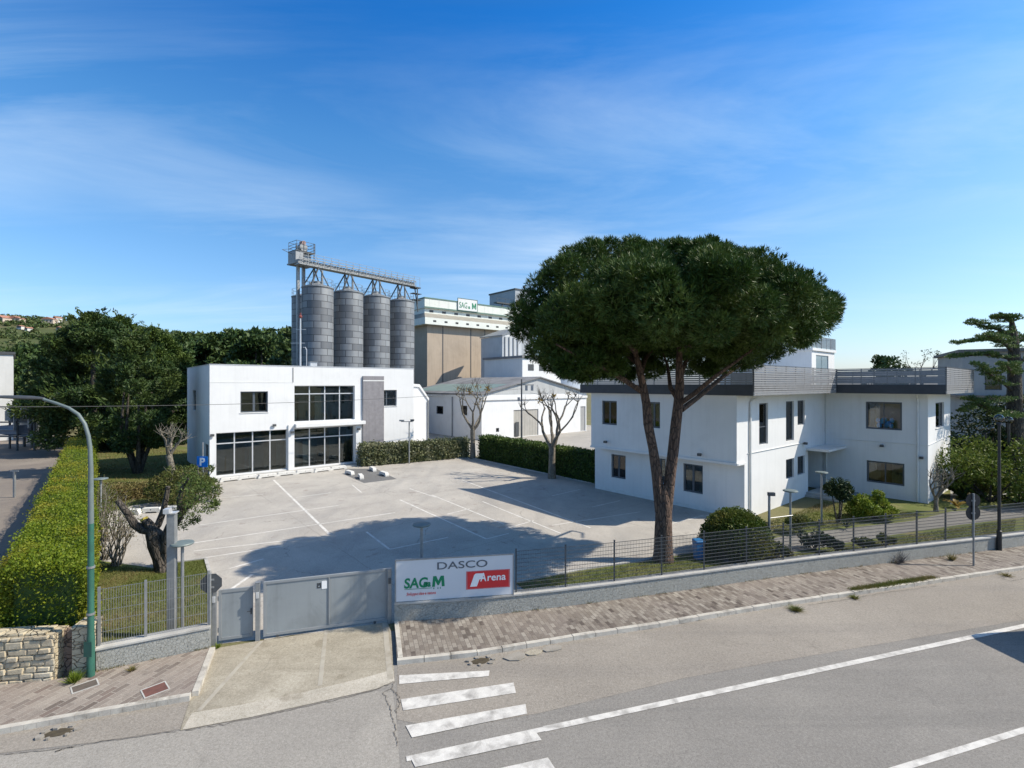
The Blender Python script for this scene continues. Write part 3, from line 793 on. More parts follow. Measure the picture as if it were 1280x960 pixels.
# stone wall at the far left
sw = thing('stone_wall', 'rubble stone wall of pale boulders at the left edge of the pavement', 'wall', tuple(G(0,861)))
a, b = G(-160,875), G(69,855); o0 = G(0,861)
d = (b-a).normalized(); n = Vector((-d.y, d.x, 0))
band(MB(), [a-o0, b-o0], [a-o0+n*.45, b-o0+n*.45], 0, 1.16).build('masonry', RUBBLE, sw)
random.seed(17)
fs_ = MB(); zz = .02; LW = (b-a).length
while zz < 1.10:
    hr = random.uniform(.11, .20); xx = max(0, LW-3.6)
    while xx < LW-.03:
        wr = min(random.uniform(.16, .42), LW-xx-.005)
        p0, p1 = a - o0 + d*(xx+.008), a - o0 + d*(xx+wr-.008); z0, z1 = zz+.008, min(zz+hr-.008, 1.155); ex = random.uniform(.015,.06)
        def jt(p, z): return p + d*random.uniform(-.015,.015) + Vector((0,0,max(0,z+random.uniform(-.018,.018))))
        if p1.dot(d) - p0.dot(d) > .05 and z1 - z0 > .04:
            q = [jt(p0,z0), jt(p1,z0), jt(p1,z1), jt(p0,z1)]
            c_ = (q[0]+q[1]+q[2]+q[3])/4; fr_ = [c_ + (v_-c_)*random.uniform(.82,.95) - n*ex for v_ in q]
            bk = [v_ + n*.01 for v_ in q]
            fs_.add(bk + fr_, [(4,5,6,7),(0,1,5,4),(1,2,6,5),(2,3,7,6),(3,0,4,7)])
        xx += wr
    zz += hr
fs_.build('stone_face', mat('pale field stone', (.50,.42,.29), (.36,.30,.215), 4.5, .9, .5, 18, c3=(.58,.52,.40), s3=2.0, a3=(.5,.7), fine=.4), sw, bevel=.012)
MBx = MB()
random.seed(3)
t_ = 0
while t_ < (b-a).length - .3:
    l_ = random.uniform(.3, .55); p0 = a - o0 + d*t_; p1 = a - o0 + d*(t_+l_-.03)
    band(MBx, [p0 + n*.02, p1 + n*.02], [p0 + n*.42, p1 + n*.42], 1.163, 1.20 + random.uniform(0, .05)); t_ += l_
MBx.build('cap_stones', RUBBLE, sw, bevel=.015)
p1_, p2_ = G(90,852), G(112,849.5)
sp = thing('stone_pier', 'narrow rubble stone pier beside the green lamp post', 'wall', tuple(p1_))
d = (p2_-p1_).normalized(); n = Vector((-d.y, d.x, 0)); z_ = Vector((0,0,0))
band(MB(), [z_, p2_-p1_], [n*.5, p2_-p1_+n*.5], 0, 1.22).build('masonry', RUBBLE, sp)
band(MB(), [-d*.02 - n*.02, p2_-p1_+d*.02 - n*.02], [n*.52 - d*.02, p2_-p1_+n*.52+d*.02], 1.223, 1.28).build('cap_stone', RUBBLE, sp, bevel=.01)
rec = thing('recessed_wall', 'shaded stone panel set back between the two rubble stone piers', 'wall', tuple(b))
d = (p1_-b).normalized(); n = Vector((-d.y, d.x, 0))
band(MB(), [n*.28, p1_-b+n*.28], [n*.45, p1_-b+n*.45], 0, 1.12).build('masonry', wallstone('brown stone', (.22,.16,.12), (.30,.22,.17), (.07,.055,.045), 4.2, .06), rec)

# gates
g0, g1 = G(273,806), G(316,800)
gd = g1 - g0; GL = gd.length
pg = thing('pedestrian_gate', 'narrow grey sheet metal gate beside the sliding gate', 'gate', (g0.x, g0.y, .02), math.atan2(gd.y, gd.x))
GHt = 1.44
m = MB(); m.box(0, .07, 0, .05, .08, GHt); m.box(GL-.07, GL, 0, .05, .08, GHt); m.box(.072, GL-.072, 0, .05, .08, .16); m.box(.072, GL-.072, 0, .05, GHt-.09, GHt)
m.build('gate_frame', GATEGREY, pg, bevel=.004)
MB().box(.074, GL-.074, .015, .03, .162, GHt-.092).build('sheet', GATEPANEL, pg)
hd = MB().box(GL-.055, GL-.015, -.02, -.001, .70, .86); hd.tube([(GL-.035,-.02,.80),(GL-.035,-.06,.80),(GL-.13,-.06,.80)], .009, 6)
hd.build('handle', DARK, pg)
for z in (.3, 1.15): MB().tube([(-.012,.025,z),(-.012,.025,z+.12)], .014, 8).build('hinge', GALV, pg)
for px, py, lab in ((267.5,808,'left grey gate post carrying the octagonal sign, beside the narrow gate'), (322,801.5,'grey gate post between the narrow gate and the sliding gate'), (487,779.5,'grey gate post at the right end of the sliding gate beside the sign board')):
    p = G(px, py)
    t_ = thing('gate_post', lab, 'post', (p.x, p.y, 0), math.atan2(gd.y, gd.x), 'posts of the gates')
    MB().box(-.055, .055, -.02, .09, 0, 1.58).build('shaft', GALV, t_, bevel=.004)
    MB().box(-.062, .062, -.027, .097, 1.582, 1.60).build('cap', GALV, t_)
    MB().box(-.035, .035, -.055, -.021, 1.18, 1.34).build('intercom' if px < 300 else 'photocell', DARK if px > 400 else ALU, t_, bevel=.004)
s0, s1 = G(329,800), G(484,778)
sd2 = s1 - s0; SLn = sd2.length
sg = thing('sliding_gate', 'wide grey sheet metal sliding gate with two panels and a small white notice', 'gate', (s0.x, s0.y, .02), math.atan2(sd2.y, sd2.x))
GH2 = 1.56; mid = SLn*.515
m = MB(); m.box(0, .07, 0, .06, .06, GH2); m.box(SLn-.05, SLn, 0, .06, .06, GH2); m.box(mid-.02, mid+.02, -.004, .06, .145, GH2-.075)
m.box(.072, SLn-.052, 0, .06, .06, .14); m.box(.072, SLn-.052, 0, .06, GH2-.07, GH2)
m.build('gate_frame', GATEGREY, sg, bevel=.004)
MB().box(.074, mid-.022, .02, .035, .142, GH2-.072).build('sheet', GATEPANEL, sg)
MB().box(mid+.022, SLn-.054, .02, .035, .142, GH2-.072).build('sheet', GATEPANEL, sg)
nt_ = MB().box(mid-.20, mid-.06, .012, .018, 1.18, 1.40).build('notice', WHITELOGO, sg)
sy_ = MB().box(mid-.32, mid-.30, .012, .018, 1.22, 1.36).box(mid-.24, mid-.22, .012, .018, 1.22, 1.36).box(mid-.299, mid-.241, .012, .018, 1.22, 1.24).box(mid-.285, mid-.255, .012, .018, 1.29, 1.36)
sy_.build('warning_mark', BLACK, sg)
for x in (.35, SLn-.35):
    MB().tube([(x,.03-.03,.035),(x,.03+.03,.035)], .04, 12).build('roller', DARK, sg)

# ---------------------------------------------------------------- window builder (local frame of a building)
def window(bld, plane, a, b, c, d, pos, out, cols=(), rows=(), fm=None, gm=None, depth=.14, fw=.06, name='window', curtain=0, bar=.05, back=True, sill=False, door=False, extra=None):
    """framed window in the opening a..b (along the wall) and c..d (height); cols/rows are mullion positions 0..1"""
    fm = fm or DARKFRAME; gm = gm or GLASS
    q = pos - out*depth                      # outer face of frame
    def bx(mb, x0, x1, z0, z1, d0, d1):
        y0, y1 = sorted((q - out*d0, q - out*d1))
        if plane == 'y': mb.box(x0, x1, y0, y1, z0, z1)
        else: mb.box(y0, y1, x0, x1, z0, z1)
    m = MB(); e = .002
    bx(m, a+e, a+fw, c+e, d-e, 0, .07); bx(m, b-fw, b-e, c+e, d-e, 0, .07)
    bx(m, a+fw+.001, b-fw-.001, c+e, c+fw, 0, .07); bx(m, a+fw+.001, b-fw-.001, d-fw, d-e, 0, .07)
    for k in cols:
        x = a + (b-a)*k; bx(m, x-bar/2, x+bar/2, c+fw+.001, d-fw-.001, .004, .066)
    for k in rows:
        z = c + (d-c)*k; bx(m, a+fw+.001, b-fw-.001, z-bar/2, z+bar/2, .008, .062)
    w_ = m.build('window' if not door else 'door', fm, bld)
    g = MB(); bx(g, a+fw-.01, b-fw+.01, c+fw-.01, d-fw+.01, .030, .036); g.build('pane', gm, w_)
    if back:
        k = MB(); bx(k, a-.05, b+.05, c-.05, d+.05, .9, .92)
        bx(k, a-.05, a-.02, c-.05, d+.05, .071, .899); bx(k, b+.02, b+.05, c-.05, d+.05, .071, .899)
        bx(k, a-.02, b+.02, c-.05, c-.02, .071, .899); bx(k, a-.02, b+.02, d+.02, d+.05, .071, .899)
        k.build('room_lining', INTERIOR, w_)
    if curtain:
        k = MB(); wv = (b-a)*curtain
        n = 8
        for sgn in (0, 1):
            x0 = a+fw if sgn == 0 else b-fw-wv
            for i in range(n):
                bx(k, x0+wv*i/n, x0+wv*(i+.96)/n, c+.03, d-.03, .15+(.03 if i%2 else 0), .17+(.03 if i%2 else 0))
        k.build('curtain', CURTAIN, w_)
    if sill:
        k = MB()
        y0, y1 = sorted((pos + out*.05, pos - out*depth))
        if plane == 'y': k.box(a-.05, b+.05, y0, y1, c-.05, c-.002)
        else: k.box(y0, y1, a-.05, b+.05, c-.05, c-.002)
        k.build('sill', TRIM, w_)
    return w_

def floodlight(parent, p, rz=0, name='floodlight'):
    m = MB().box(-.13, .13, -.16, -.06, -.09, .09).box(-.02, .02, -.059, 0, -.03, .03)
    return m.build(name, DARK, parent, loc=p, rz=rz, bevel=.01)

# ---------------------------------------------------------------- white commercial building (left)
P0 = G(262, 600)
B1 = thing('commercial_building', 'white two storey building with a flat roof, tall shop windows and a grey vertical panel', 'building', tuple(P0), TH)
def f1(px, py): return tz(P0, U, px, py)
W1 = run(P0, U, 517); D1 = run(P0, V, 234)
H1 = 8.42
def rect1(x0, x1, yt, yb, pxref=None):
    pr = pxref or (x0+x1)/2
    return (f1(x0, yt)[0], f1(x1, yt)[0], f1(pr, yb)[1], f1(pr, yt)[1])
wA = rect1(300.5, 335, 489.3, 515.5); wB = rect1(368, 443.5, 482, 526); wC = rect1(270, 359.5, 539, 590, 315); wD = rect1(368, 443.5, 534.5, 580, 406)
wE = rect1(480, 496, 487.5, 507.5)
wC = (wC[0], wC[1], .18, wC[3]); wD = (wD[0], wD[1], .18, wC[3])
side1 = []
for x0, x1, yt, yb in ((241, 244.8, 488, 513),):
    ta, _ = tz(P0, V, x1, yt); tb, _ = tz(P0, V, x0, yt); _, zt = tz(P0, V, 243, yt); _, zb = tz(P0, V, 243, yb); side1.append((ta, tb, zb, zt))
ta, _ = tz(P0, V, 260.5, 560); tb, _ = tz(P0, V, 255.5, 560); side1.append((ta, tb, .05, 2.5))
m = MB().wall('y', 0, W1, 0, H1, [wA, wB, wC, wD, wE], .30, 0, -1)
m.wall('x', 0, D1, 0, H1, side1, .22, 0, -1)
m.quad((W1,0,0),(W1,D1,0),(W1,D1,H1),(W1,0,H1)); m.quad((0,D1,0),(W1,D1,0),(W1,D1,H1),(0,D1,H1))
t_ = .25                                                  # parapet top ring
for a in ((0,0,W1,t_),(0,D1-t_,W1,D1),(0,t_,t_,D1-t_),(W1-t_,t_,W1,D1-t_)): m.quad((a[0],a[1],H1),(a[2],a[1],H1),(a[2],a[3],H1),(a[0],a[3],H1))
for a, b in (((t_,t_),(W1-t_,t_)),((W1-t_,t_),(W1-t_,D1-t_)),((W1-t_,D1-t_),(t_,D1-t_)),((t_,D1-t_),(t_,t_))): m.quad((a[0],a[1],H1-.5),(b[0],b[1],H1-.5),(b[0],b[1],H1),(a[0],a[1],H1))
m.build('wall', WHITE, B1)
MB().sheet([(t_,t_,H1-.45),(W1-t_,t_,H1-.45),(W1-t_,D1-t_,H1-.45),(t_,D1-t_,H1-.45)]).build('roof', ROOFGREY, B1)
cp = MB()
cp.box(-.03, W1+.03, -.03, t_+.03, H1+.002, H1+.05); cp.box(-.03, t_+.03, t_+.032, D1+.03, H1+.002, H1+.05); cp.box(W1-t_-.03, W1+.03, t_+.032, D1+.03, H1+.002, H1+.05)
cp.build('parapet_cap', ALU, B1)
zs = f1(300, 478)[1]
MB().box(0, f1(366,478)[0], -.014, -.002, zs-.02, zs+.02).build('string_course', TRIM, B1)
window(B1, 'y', *wA, 0, -1, cols=(.5,), fm=DARKFRAME, gm=GLASSDARK, sill=True, depth=.18, fw=.09, bar=.16)
window(B1, 'y', *wE, 0, -1, cols=(.26,), fm=DARKFRAME, gm=GLASSDARK, sill=True, depth=.18, fw=.08, bar=.1)
for wv, tr in ((wB, .77), (wC, .745), (wD, .745)):
    window(B1, 'y', *wv, 0, -1, cols=(.25,.5,.75), rows=(tr,), fm=ALU, gm=GLASSDARK, depth=.24, fw=.06, bar=.085)
random.seed(31)
FIT = [mat('interior partition', (.22,.23,.23), None), mat('interior wood', (.14,.11,.08), None), mat('interior pale board', (.42,.43,.43), None)]
for k_, wv in enumerate((wB, wC, wD)):
    wp = [o for o in B1.children if o.name.startswith('window')][2 + k_]
    x = wv[0] + .1
    while x < wv[1] - .5:
        w_ = random.uniform(.25, 1.0); h_ = random.uniform(.25, .95)*(wv[3]-wv[2]); d_ = random.uniform(.45, .85)
        MB().box(x, min(x+w_, wv[1]-.05), d_, d_+.04, wv[2]+.01, wv[2]+h_).build('interior_fitting', random.choice(FIT), wp)
        x += w_ + random.uniform(.15, .9)
sb = wB
window(B1, 'x', *side1[0], 0, -1, fm=DARKFRAME, gm=GLASSDARK, depth=.12)
window(B1, 'x', *side1[1], 0, -1, fm=DARKFRAME, gm=GLASSDARK, depth=.12, door=True)
gx0, gz0 = f1(453, 470); gx1, _ = f1(479, 470)
MB().box(gx0, gx1, -.16, -.002, 0, gz0).build('panel', GREYPANEL, B1)
MB().box(gx0, gx1, -.17, -.161, gz0-.45, gz0-.36).build('panel_band', TRIM, B1)
cz0 = f1(405, 529.5)[1]
MB().box(wD[0]-.02, f1(454,530)[0], -.55, -.003, cz0-.18, cz0+.10).build('canopy', WHITE2, B1, bevel=.01)
x0 = f1(447.5, 560)[0]
MB().box(f1(443.7,560)[0]+.02, f1(450.5,560)[0], -.18, -.003, 0, cz0-.182).build('pillar', WHITE2, B1)
MB().box(f1(359.7,560)[0]+.02, f1(367.7,560)[0]-.02, -.12, -.003, 0, wC[3]+.35).build('pillar', WHITE2, B1)
MB().box(-.3, f1(453,580)[0], -1.15, -.125, 0, .12).build('step', CONC, B1, bevel=.01)
for px, py in ((265,544),(364,540),(447,536),(342.5,531.5)):
    x, z = f1(px, py); floodlight(B1, (x, -.19 if px > 350 else -.01, z))
x, z = f1(366.3, 464); MB().box(x-.02, x+.02, -.03, -.003, z-.9, H1-.1).build('downpipe', DARK, B1)
# roof equipment: mast with cross arms, small boxes
q = at(375, 457, 40)
mast = thing('roof_mast', 'thin white mast with cross arms standing on the flat white roof', 'mast', (-26.6*.63, 0, 0))
tM = run(P0 + V*4, U, 375.5); qm = P0 + V*4 + U*tM
mast.location = (qm.x, qm.y, H1-.45)
zt = H - (398-CY)/F*qm.y - (H1-.45)
MB().tube([(0,0,0),(0,0,zt)], [.09,.06], 8).build('pole', ALU, mast)
a_ = MB()
for k, (f_, l_) in enumerate(((.80,.45),(.55,.35),(.55,-.9))): a_.bar((0,0,zt*f_), (l_, .1, zt*f_), .035)
a_.bar((-.4,0,zt*.80), (.4,0,zt*.80), .04); a_.build('cross_arm', ALU, mast)
MB().ball((0,0,zt+.16), .16, 10).box(-.05,.05,-.05,.05,zt+.32,zt+.5).build('beacon', mat('dull red beacon', (.22,.06,.05), None, rough=.4), mast)
MB().tube([(.55,0,0),(.55,0,zt*.42),(.45,0,zt*.47),(.25,0,zt*.47)], .035, 8).build('bent_pipe', ALU, mast)
for px, lab in ((391,'small pale ventilation box on the white roof right of the mast'),):
    tM = run(P0 + V*3, U, px); qv = P0 + V*3 + U*tM
    vt = thing('roof_vent', lab, 'vent', (qv.x, qv.y, H1-.45), TH)
    MB().box(-.3,.3,-.25,.25,0,.95).build('housing', ALU, vt, bevel=.02); MB().box(-.36,.36,-.31,.31,.952,1.0).build('lid', GALV, vt)
# concrete wheel blocks in front
def wheel_block(loc, rz, label, L=1.35):
    t = thing('wheel_stop', label, 'concrete block', loc, rz, 'white concrete blocks of the car park')
    prof = [(-L/2, 0), (-L/2, .10), (-L/2+.10, .28), (L/2-.10, .28), (L/2, .10), (L/2, 0), (L/2-.20, 0), (L/2-.26, .07), (-L/2+.26, .07), (-L/2+.20, 0)]
    o = MB().prism_y(prof, -.14, .14).build('block', STONEWHITE, t, bevel=.012)
    MB().tube([(0,-.145,.19),(0,-.139,.19)], .03, 8).build('lifting_eye', DARK, t)
    return t
BX = [(264.5,601.5),(287.5,600.5),(310,598),(334.5,596),(358,593.3),(381,590.8),(403,588.5),(423,586)]
nm = ['leftmost of the white concrete blocks lined up before the shop windows', 'second white block from the left before the shop windows', 'third white block from the left before the shop windows', 'fourth white block from the left before the shop windows',
      'fifth white block from the left before the shop windows', 'sixth white block from the left before the shop windows', 'seventh white block from the left before the shop windows', 'last white block of the row, nearest the grey panel']
for (px, py), l in zip(BX, nm):
    p = G(px, py+1); wheel_block((p.x, p.y, .01), TH + random.uniform(-.06,.06), l)
for px, py, l in ((437,593,'white concrete block turned sideways at the left end of the dark asphalt patch'),(451,598,'white concrete block turned sideways, nearest the camera on the dark patch'),
                  (466,588.5,'white concrete block behind the dark asphalt patch, next to the hedge'),(480,594.5,'white concrete block at the right end of the dark asphalt patch')):
    p = G(px, py); wheel_block((p.x, p.y, .014), TH + R(82) + random.uniform(-.2,.2), l, 1.15)
for px, py, l in ((164,643,'leftmost white concrete block along the left lawn kerb'),(190,641,'middle white concrete block along the left lawn kerb'),(217,639,'white concrete block behind the olive tree, right of its row')):
    p = G(px, py); wheel_block((p.x, p.y, .01), random.uniform(-.2,.3), l, 1.0)

# ---------------------------------------------------------------- white office building (right)
PC = Vector((12.0, 25.6, 0))
B2 = thing('office_building', 'white two storey office building with a grey slatted roof terrace and overhanging upper floor', 'building', tuple(PC), TH)
OV = .84; H2 = 6.42; ZF = 2.97
Lg = run(PC, V, 751)                                         # ground floor length along v
PU = PC - U*OV
Lu = run(PU, V, 739)
WX = run(PC, U, 1031)                                        # where the wing starts
PWg = PC + U*WX
WL = run(PWg, -V, 1160)                                      # wing depth towards the road
PW3 = PWg - V*WL
W3 = run(PW3, U, 1188)
XE = WX + W3; YB = Lg + .5
def g1(px, py): return tz(PC, V, px, py)                     # ground floor side facing left
def u1(px, py): return tz(PU, V, px, py)
def s1_(px, py): return tz(PC, U, px, py)
def w1(px, py): t, z = tz(PWg, -V, px, py); return -t, z
def w3(px, py): t, z = tz(PW3, U, px, py); return WX + t, z
def rc(fn, x0, x1, yt, yb):
    a, b = fn(x0, yt)[0], fn(x1, yt)[0]; mid = (x0+x1)/2
    return (min(a,b), max(a,b), fn(mid, yb)[1], fn(mid, yt)[1])
GW = [rc(g1, 764, 782, 568.5, 598), rc(g1, 854, 878.5, 580.5, 616), rc(g1, 818, 832, 573, 604)]
UW = [rc(u1, 752.5, 771, 501, 531), rc(u1, 809, 825, 502.5, 535)]
SW = [rc(s1_, 949, 960, 504, 555.5), rc(s1_, 982.5, 992.5, 501.5, 551), rc(s1_, 997, 1006, 500.5, 531.2), rc(s1_, 982.5, 992.5, 573.5, 598), rc(s1_, 997, 1006, 570, 593)]
ENT = (s1_(1010, 590)[0], WX-.02, .02, s1_(1018, 561)[1])
WW = [rc(w1, 1082, 1127.5, 502.5, 537), rc(w1, 1083, 1130.5, 577.5, 605)]
FW = [rc(w3, 1169.5, 1180, 503, 534)]
m = MB()
m.wall('x', 0, Lg, 0, ZF, GW, .14, 0, -1)                                    # ground floor, left side
m.wall('x', 0, Lu, ZF, H2, UW, .14, -OV, -1)                                 # upper floor, left side
m.quad((-OV,0,ZF),(0,0,ZF),(0,Lu,ZF),(-OV,Lu,ZF))                            # underside of overhang
m.quad((-OV,Lu,ZF),(0,Lu,ZF),(0,Lu,H2),(-OV,Lu,H2))
m.wall('y', 0, WX, 0, ZF, [h if h[2] < ZF else h for h in SW[3:]] + [ENT], .14, 0, -1)
SU = [(a, b, max(c, ZF+.02), d) for a, b, c, d in SW[:3]]
m.wall('y', -OV, WX, ZF, H2, SU, .14, 0, -1)
m.wall('x', -WL, 0, 0, H2, WW, .14, WX, -1)
m.wall('y', WX, XE, 0, H2, FW, .14, -WL, -1)
m.quad((XE,-WL,0),(XE,YB,0),(XE,YB,H2),(XE,-WL,H2)); m.quad((0,YB,0),(XE,YB,0),(XE,YB,H2),(0,YB,H2)); m.quad((0,Lg,0),(0,YB,0),(0,YB,H2),(0,Lg,H2))
# entrance recess
a, b, c, d = ENT
m.quad((a,0,c),(a,1.6,c),(a,1.6,d),(a,0,d)); m.quad((b,0,c),(b,1.6,c),(b,1.6,d),(b,0,d)); m.quad((a,0,d),(b,0,d),(b,1.6,d),(a,1.6,d))
m.build('wall', WHITE, B2)
MB().box(-OV-.07, -OV-.002, -.07, Lu+.02, ZF-.10, ZF+.02).box(-OV, -.002, -.09, -.003, ZF-.10, ZF+.0).build('overhang_lip', WHITE2, B2)
window(B2, 'y', ENT[0]+.02, ENT[1]-.05, .03, 2.25, 1.6, -1, cols=(.55,), fm=DARKFRAME, gm=GLASSDARK, depth=0, door=True)
MB().box(ENT[0]-.3, WX-.005, -1.25, -.003, ENT[3]+.02, ENT[3]+.16).build('entrance_canopy', WHITE2, B2)
st = MB(); st.box(ENT[0]-.5, WX-.01, -1.9, -.004, 0, .14); st.box(ENT[0]-.3, WX-.01, -1.3, -.004, .141, .28)
st.build('entrance_steps', CONC, B2, bevel=.01)
for h, cu in ((GW[0], .18), (GW[1], .22), (GW[2], 0)): window(B2, 'x', *h, 0, -1, cols=(.52,), depth=.10, fw=.09, bar=.12, curtain=cu)
for h, cu in zip(UW, (.22, .25)): window(B2, 'x', *h, -OV, -1, cols=(.52,), depth=.10, fw=.09, bar=.10, curtain=cu)
GREENGL = glass('green glass', (.12,.33,.22), .8)
for i, h in enumerate(SU + SW[3:]):
    window(B2, 'y', *h, 0, -1, depth=.10, fw=.07, rows=(.42,) if i == 0 else (), gm=GLASSDARK)
a, b, c, d = SU[0]
MB().box(a+.08, b-.08, .112, .118, c+.08, c+(d-c)*.40).build('green_pane', GREENGL, B2)
wu = window(B2, 'x', *WW[0], WX, -1, cols=(.5,), depth=.10, fw=.10, bar=.04, gm=glass('clear glass', (.9,.93,.93)))
a, b, c, d = WW[0]
bb = MB(); random.seed(9)
for k in range(9):
    yy = a + (b-a)*(.30 + .05*k + random.uniform(-.02,.02)); r_ = random.uniform(.10,.17)
    if k == 6: continue
    bb.ball((WX+.30+random.uniform(0,.08), yy, c+.18+random.uniform(0,.45)), r_, 10, 1.3)
# rounded blue shapes set just behind the clear pane
bgs = bb.build('blue_shapes', BLUESHAPE, wu, smooth=True)
window(B2, 'x', *WW[1], WX, -1, cols=(.5,), depth=.10, fw=.10, bar=.06, curtain=.3)
window(B2, 'y', *FW[0], -WL, -1, depth=.10, fw=.07, sill=True, gm=GLASSDARK)
# plinths, string courses, pipes, cameras
MB().box(-.012, -.002, .02, Lg-.02, 0, .22).build('plinth', TRIM, B2)
sc = MB(); zc_ = s1_(985, 557)[1]
sc.tube([(.3,-.03,zc_),(ENT[0]-.3,-.03,zc_)], .02, 6); sc.tube([(WX-.03,-.5,zc_+.05),(WX-.03,-WL,zc_+.05)], .015, 6); sc.tube([(WX,-WL-.03,zc_+.05),(XE,-WL-.03,zc_+.25)], .015, 6)
sc.build('wall_cable', TRIM, B2)
xp = s1_(936.5, 560)[0]
dp = MB(); dp.tube([(xp+.55,-.5,H2-.02),(xp+.2,-.08,H2-.25),(xp,-.07,H2-.4),(xp,-.07,.1)], .055, 8); dp.build('downpipe', TRIM, B2, smooth=True)
yp = w1(1147.5, 560)[0]
dp = MB(); dp.tube([(WX-.5,yp,H2-.02),(WX-.07,yp,H2-.3),(WX-.07,yp,.1)], .055, 8); dp.build('downpipe', TRIM, B2, smooth=True)
dp = MB(); dp.tube([(WX-.02,-.09,H2-.02),(WX-.02,-.09,.4)], .03, 6); dp.build('downpipe', TRIM, B2)
for fn, px, py, pl_ in ((u1,759.5,552,'u'),(g1,887,566,'u'),(w1,1103,557,'w'),(w1,1152.5,572,'w'),(s1_,1003.5,554,'s'),(w3,1186,554,'f')):
    t, z = fn(px, py)
    loc = {'u': (-OV-.08, t, z), 'w': (WX-.01, t, z), 's': (t, -.01, z), 'f': (t, -WL-.01, z)}[pl_]
    MB().box(-.09,.09,-.24,-.06,-.07,.07).box(-.025,.025,-.059,0,-.03,.03).build('security_camera' if pl_ != 'u' else 'floodlight', DARK, B2, loc=loc, rz=R(-90) if pl_ in 'uw' else 0, bevel=.01)
# roof slab and terrace
OH = .95
X0, Y0, X1, Y1, XE2 = -OV-.25, -OH, WX-OH, -WL-OH, XE + 1.45
slab = [(X0, Y0), (X1, Y0), (X1, Y1), (XE2, Y1), (XE2, YB+.3), (X0, YB+.3)]
MB().prism(slab, H2+.002, H2+.20).build('roof', TRIM, B2)
PH = 1.42
def parapet(a, b, band=False):
    a, b = Vector((a[0], a[1], 0)), Vector((b[0], b[1], 0)); d = b-a; L = d.length; d.normalize(); n = Vector((d.y, -d.x, 0))
    pr = MB()
    for i in range(13):
        z = H2 + .07 + i*.114
        p, q = a + n*.022 + d*.01, b + n*.022 - d*.01
        pr.bar(p + Vector((0,0,z)), q + Vector((0,0,z)), .018, .088)
    sl_ = pr.build('slat_screen', SLAT, B2)
    if band: MB().bar(a - d*.0 + n*.045 + Vector((0,0,H2+.27)), b + n*.045 + Vector((0,0,H2+.27)), .02, .54).build('lower_band', SLATBACK, sl_)
    fb = MB(); fb.bar(a + d*.06 - n*.06 + Vector((0,0,H2+.27)), b - d*.06 - n*.06 + Vector((0,0,H2+.27)), .01, .50); fb.build('fascia', SLATBACK, sl_)
    k = max(1, round(L/1.35))
    for i in range(k+1):
        p = a + d*(.03 + (L-.06)*i/k) - n*.012
        MB().box(p.x-.025, p.x+.025, p.y-.025, p.y+.025, H2+.203, H2+1.50).build('post', DARK, sl_)
    MB().bar(a + Vector((0,0,H2+1.52)), b + Vector((0,0,H2+1.52)), .07, .03).build('handrail', DARK, sl_)
cs = slab
for i in range(4): parapet(cs[i], cs[i+1], i == 1)
parapet(cs[5], cs[0], True)
# penthouse
PZ = H2 + .20
def p2w(P): return PC + U*P[0] + V*P[1]
qx, qy = 9.2, 3.6
Pp = p2w((qx, qy))
tL = run(Pp, V, 968); tR = run(Pp, U, 1043)
# near corner of the penthouse shows at picture column 1015
for it in range(40):
    Pp = p2w((qx, qy)); e = (Pp.x/Pp.y*F + CX) - 1015; qx -= e*.02
Pp = p2w((qx, qy)); tL = run(Pp, V, 900); tR = run(Pp, U, 1043)
ZT = H - (438-CY)/F*Pp.y
ph = MB()
gd_ = (run(Pp, U, 1020), run(Pp, U, 1035.5), PZ+.02, H - (443-CY)/F*Pp.y)
sub = MB().wall('y', 0, tR, PZ, ZT, [gd_], .12, 0, -1)
sub.quad((0,0,PZ),(0,tL,PZ),(0,tL,ZT),(0,0,ZT)); sub.quad((tR,0,PZ),(tR,tL,PZ),(tR,tL,ZT),(tR,0,ZT)); sub.quad((0,tL,PZ),(tR,tL,PZ),(tR,tL,ZT),(0,tL,ZT))
pth = sub.build('penthouse', WHITE2, B2, loc=(qx, qy, 0))
MB().box(-.12, tR+.12, -.12, tL+.1, ZT+.002, ZT+.22).build('roof_slab', WHITE2, pth)
dm = MB(); a, b, c, d = gd_
dm.box(a, a+.05, .05, .11, c, d); dm.box(b-.05, b, .05, .11, c, d); dm.box((a+b)/2-.03, (a+b)/2+.03, .05, .11, c, d-.05); dm.box(a+.05, b-.05, .05, .11, d-.05, d)
dm.box(a+.05, (a+b)/2-.03, .07, .08, c, d-.05); dm.box((a+b)/2+.03, b-.05, .07, .08, c, d-.05)
dm.build('glass_door', mat('pale glazing', (.30,.38,.42), (.26,.34,.38), 1, .15, spec=.8), pth)
rl_ = MB()
for zz in (.35, .55, .75, .95): pass
def rail(mb, a, b):
    a, b = Vector(a), Vector(b); L = (b-a).length; n = max(2, round(L/1.1))
    for i in range(n+1):
        p = a.lerp(b, i/n); mb.box(p.x-.02, p.x+.02, p.y-.02, p.y+.02, ZT+.223, ZT+1.18)
    mb.bar(a + Vector((0,0,ZT+1.2)), b + Vector((0,0,ZT+1.2)), .05, .04)
    d = (b-a).normalized()
    for i in range(int(L/.085)):
        p = a + d*(.04+.085*i); mb.box(p.x-.008, p.x+.008, p.y-.008, p.y+.008, ZT+.28, ZT+1.17)
rail(rl_, (-.05,-.05,0), (tR+.05,-.05,0)); rail(rl_, (-.05,-.04,0), (-.05,tL,0)); rail(rl_, (tR+.05,-.04,0), (tR+.05,tL,0))
rl_.build('railing', GALV, pth)

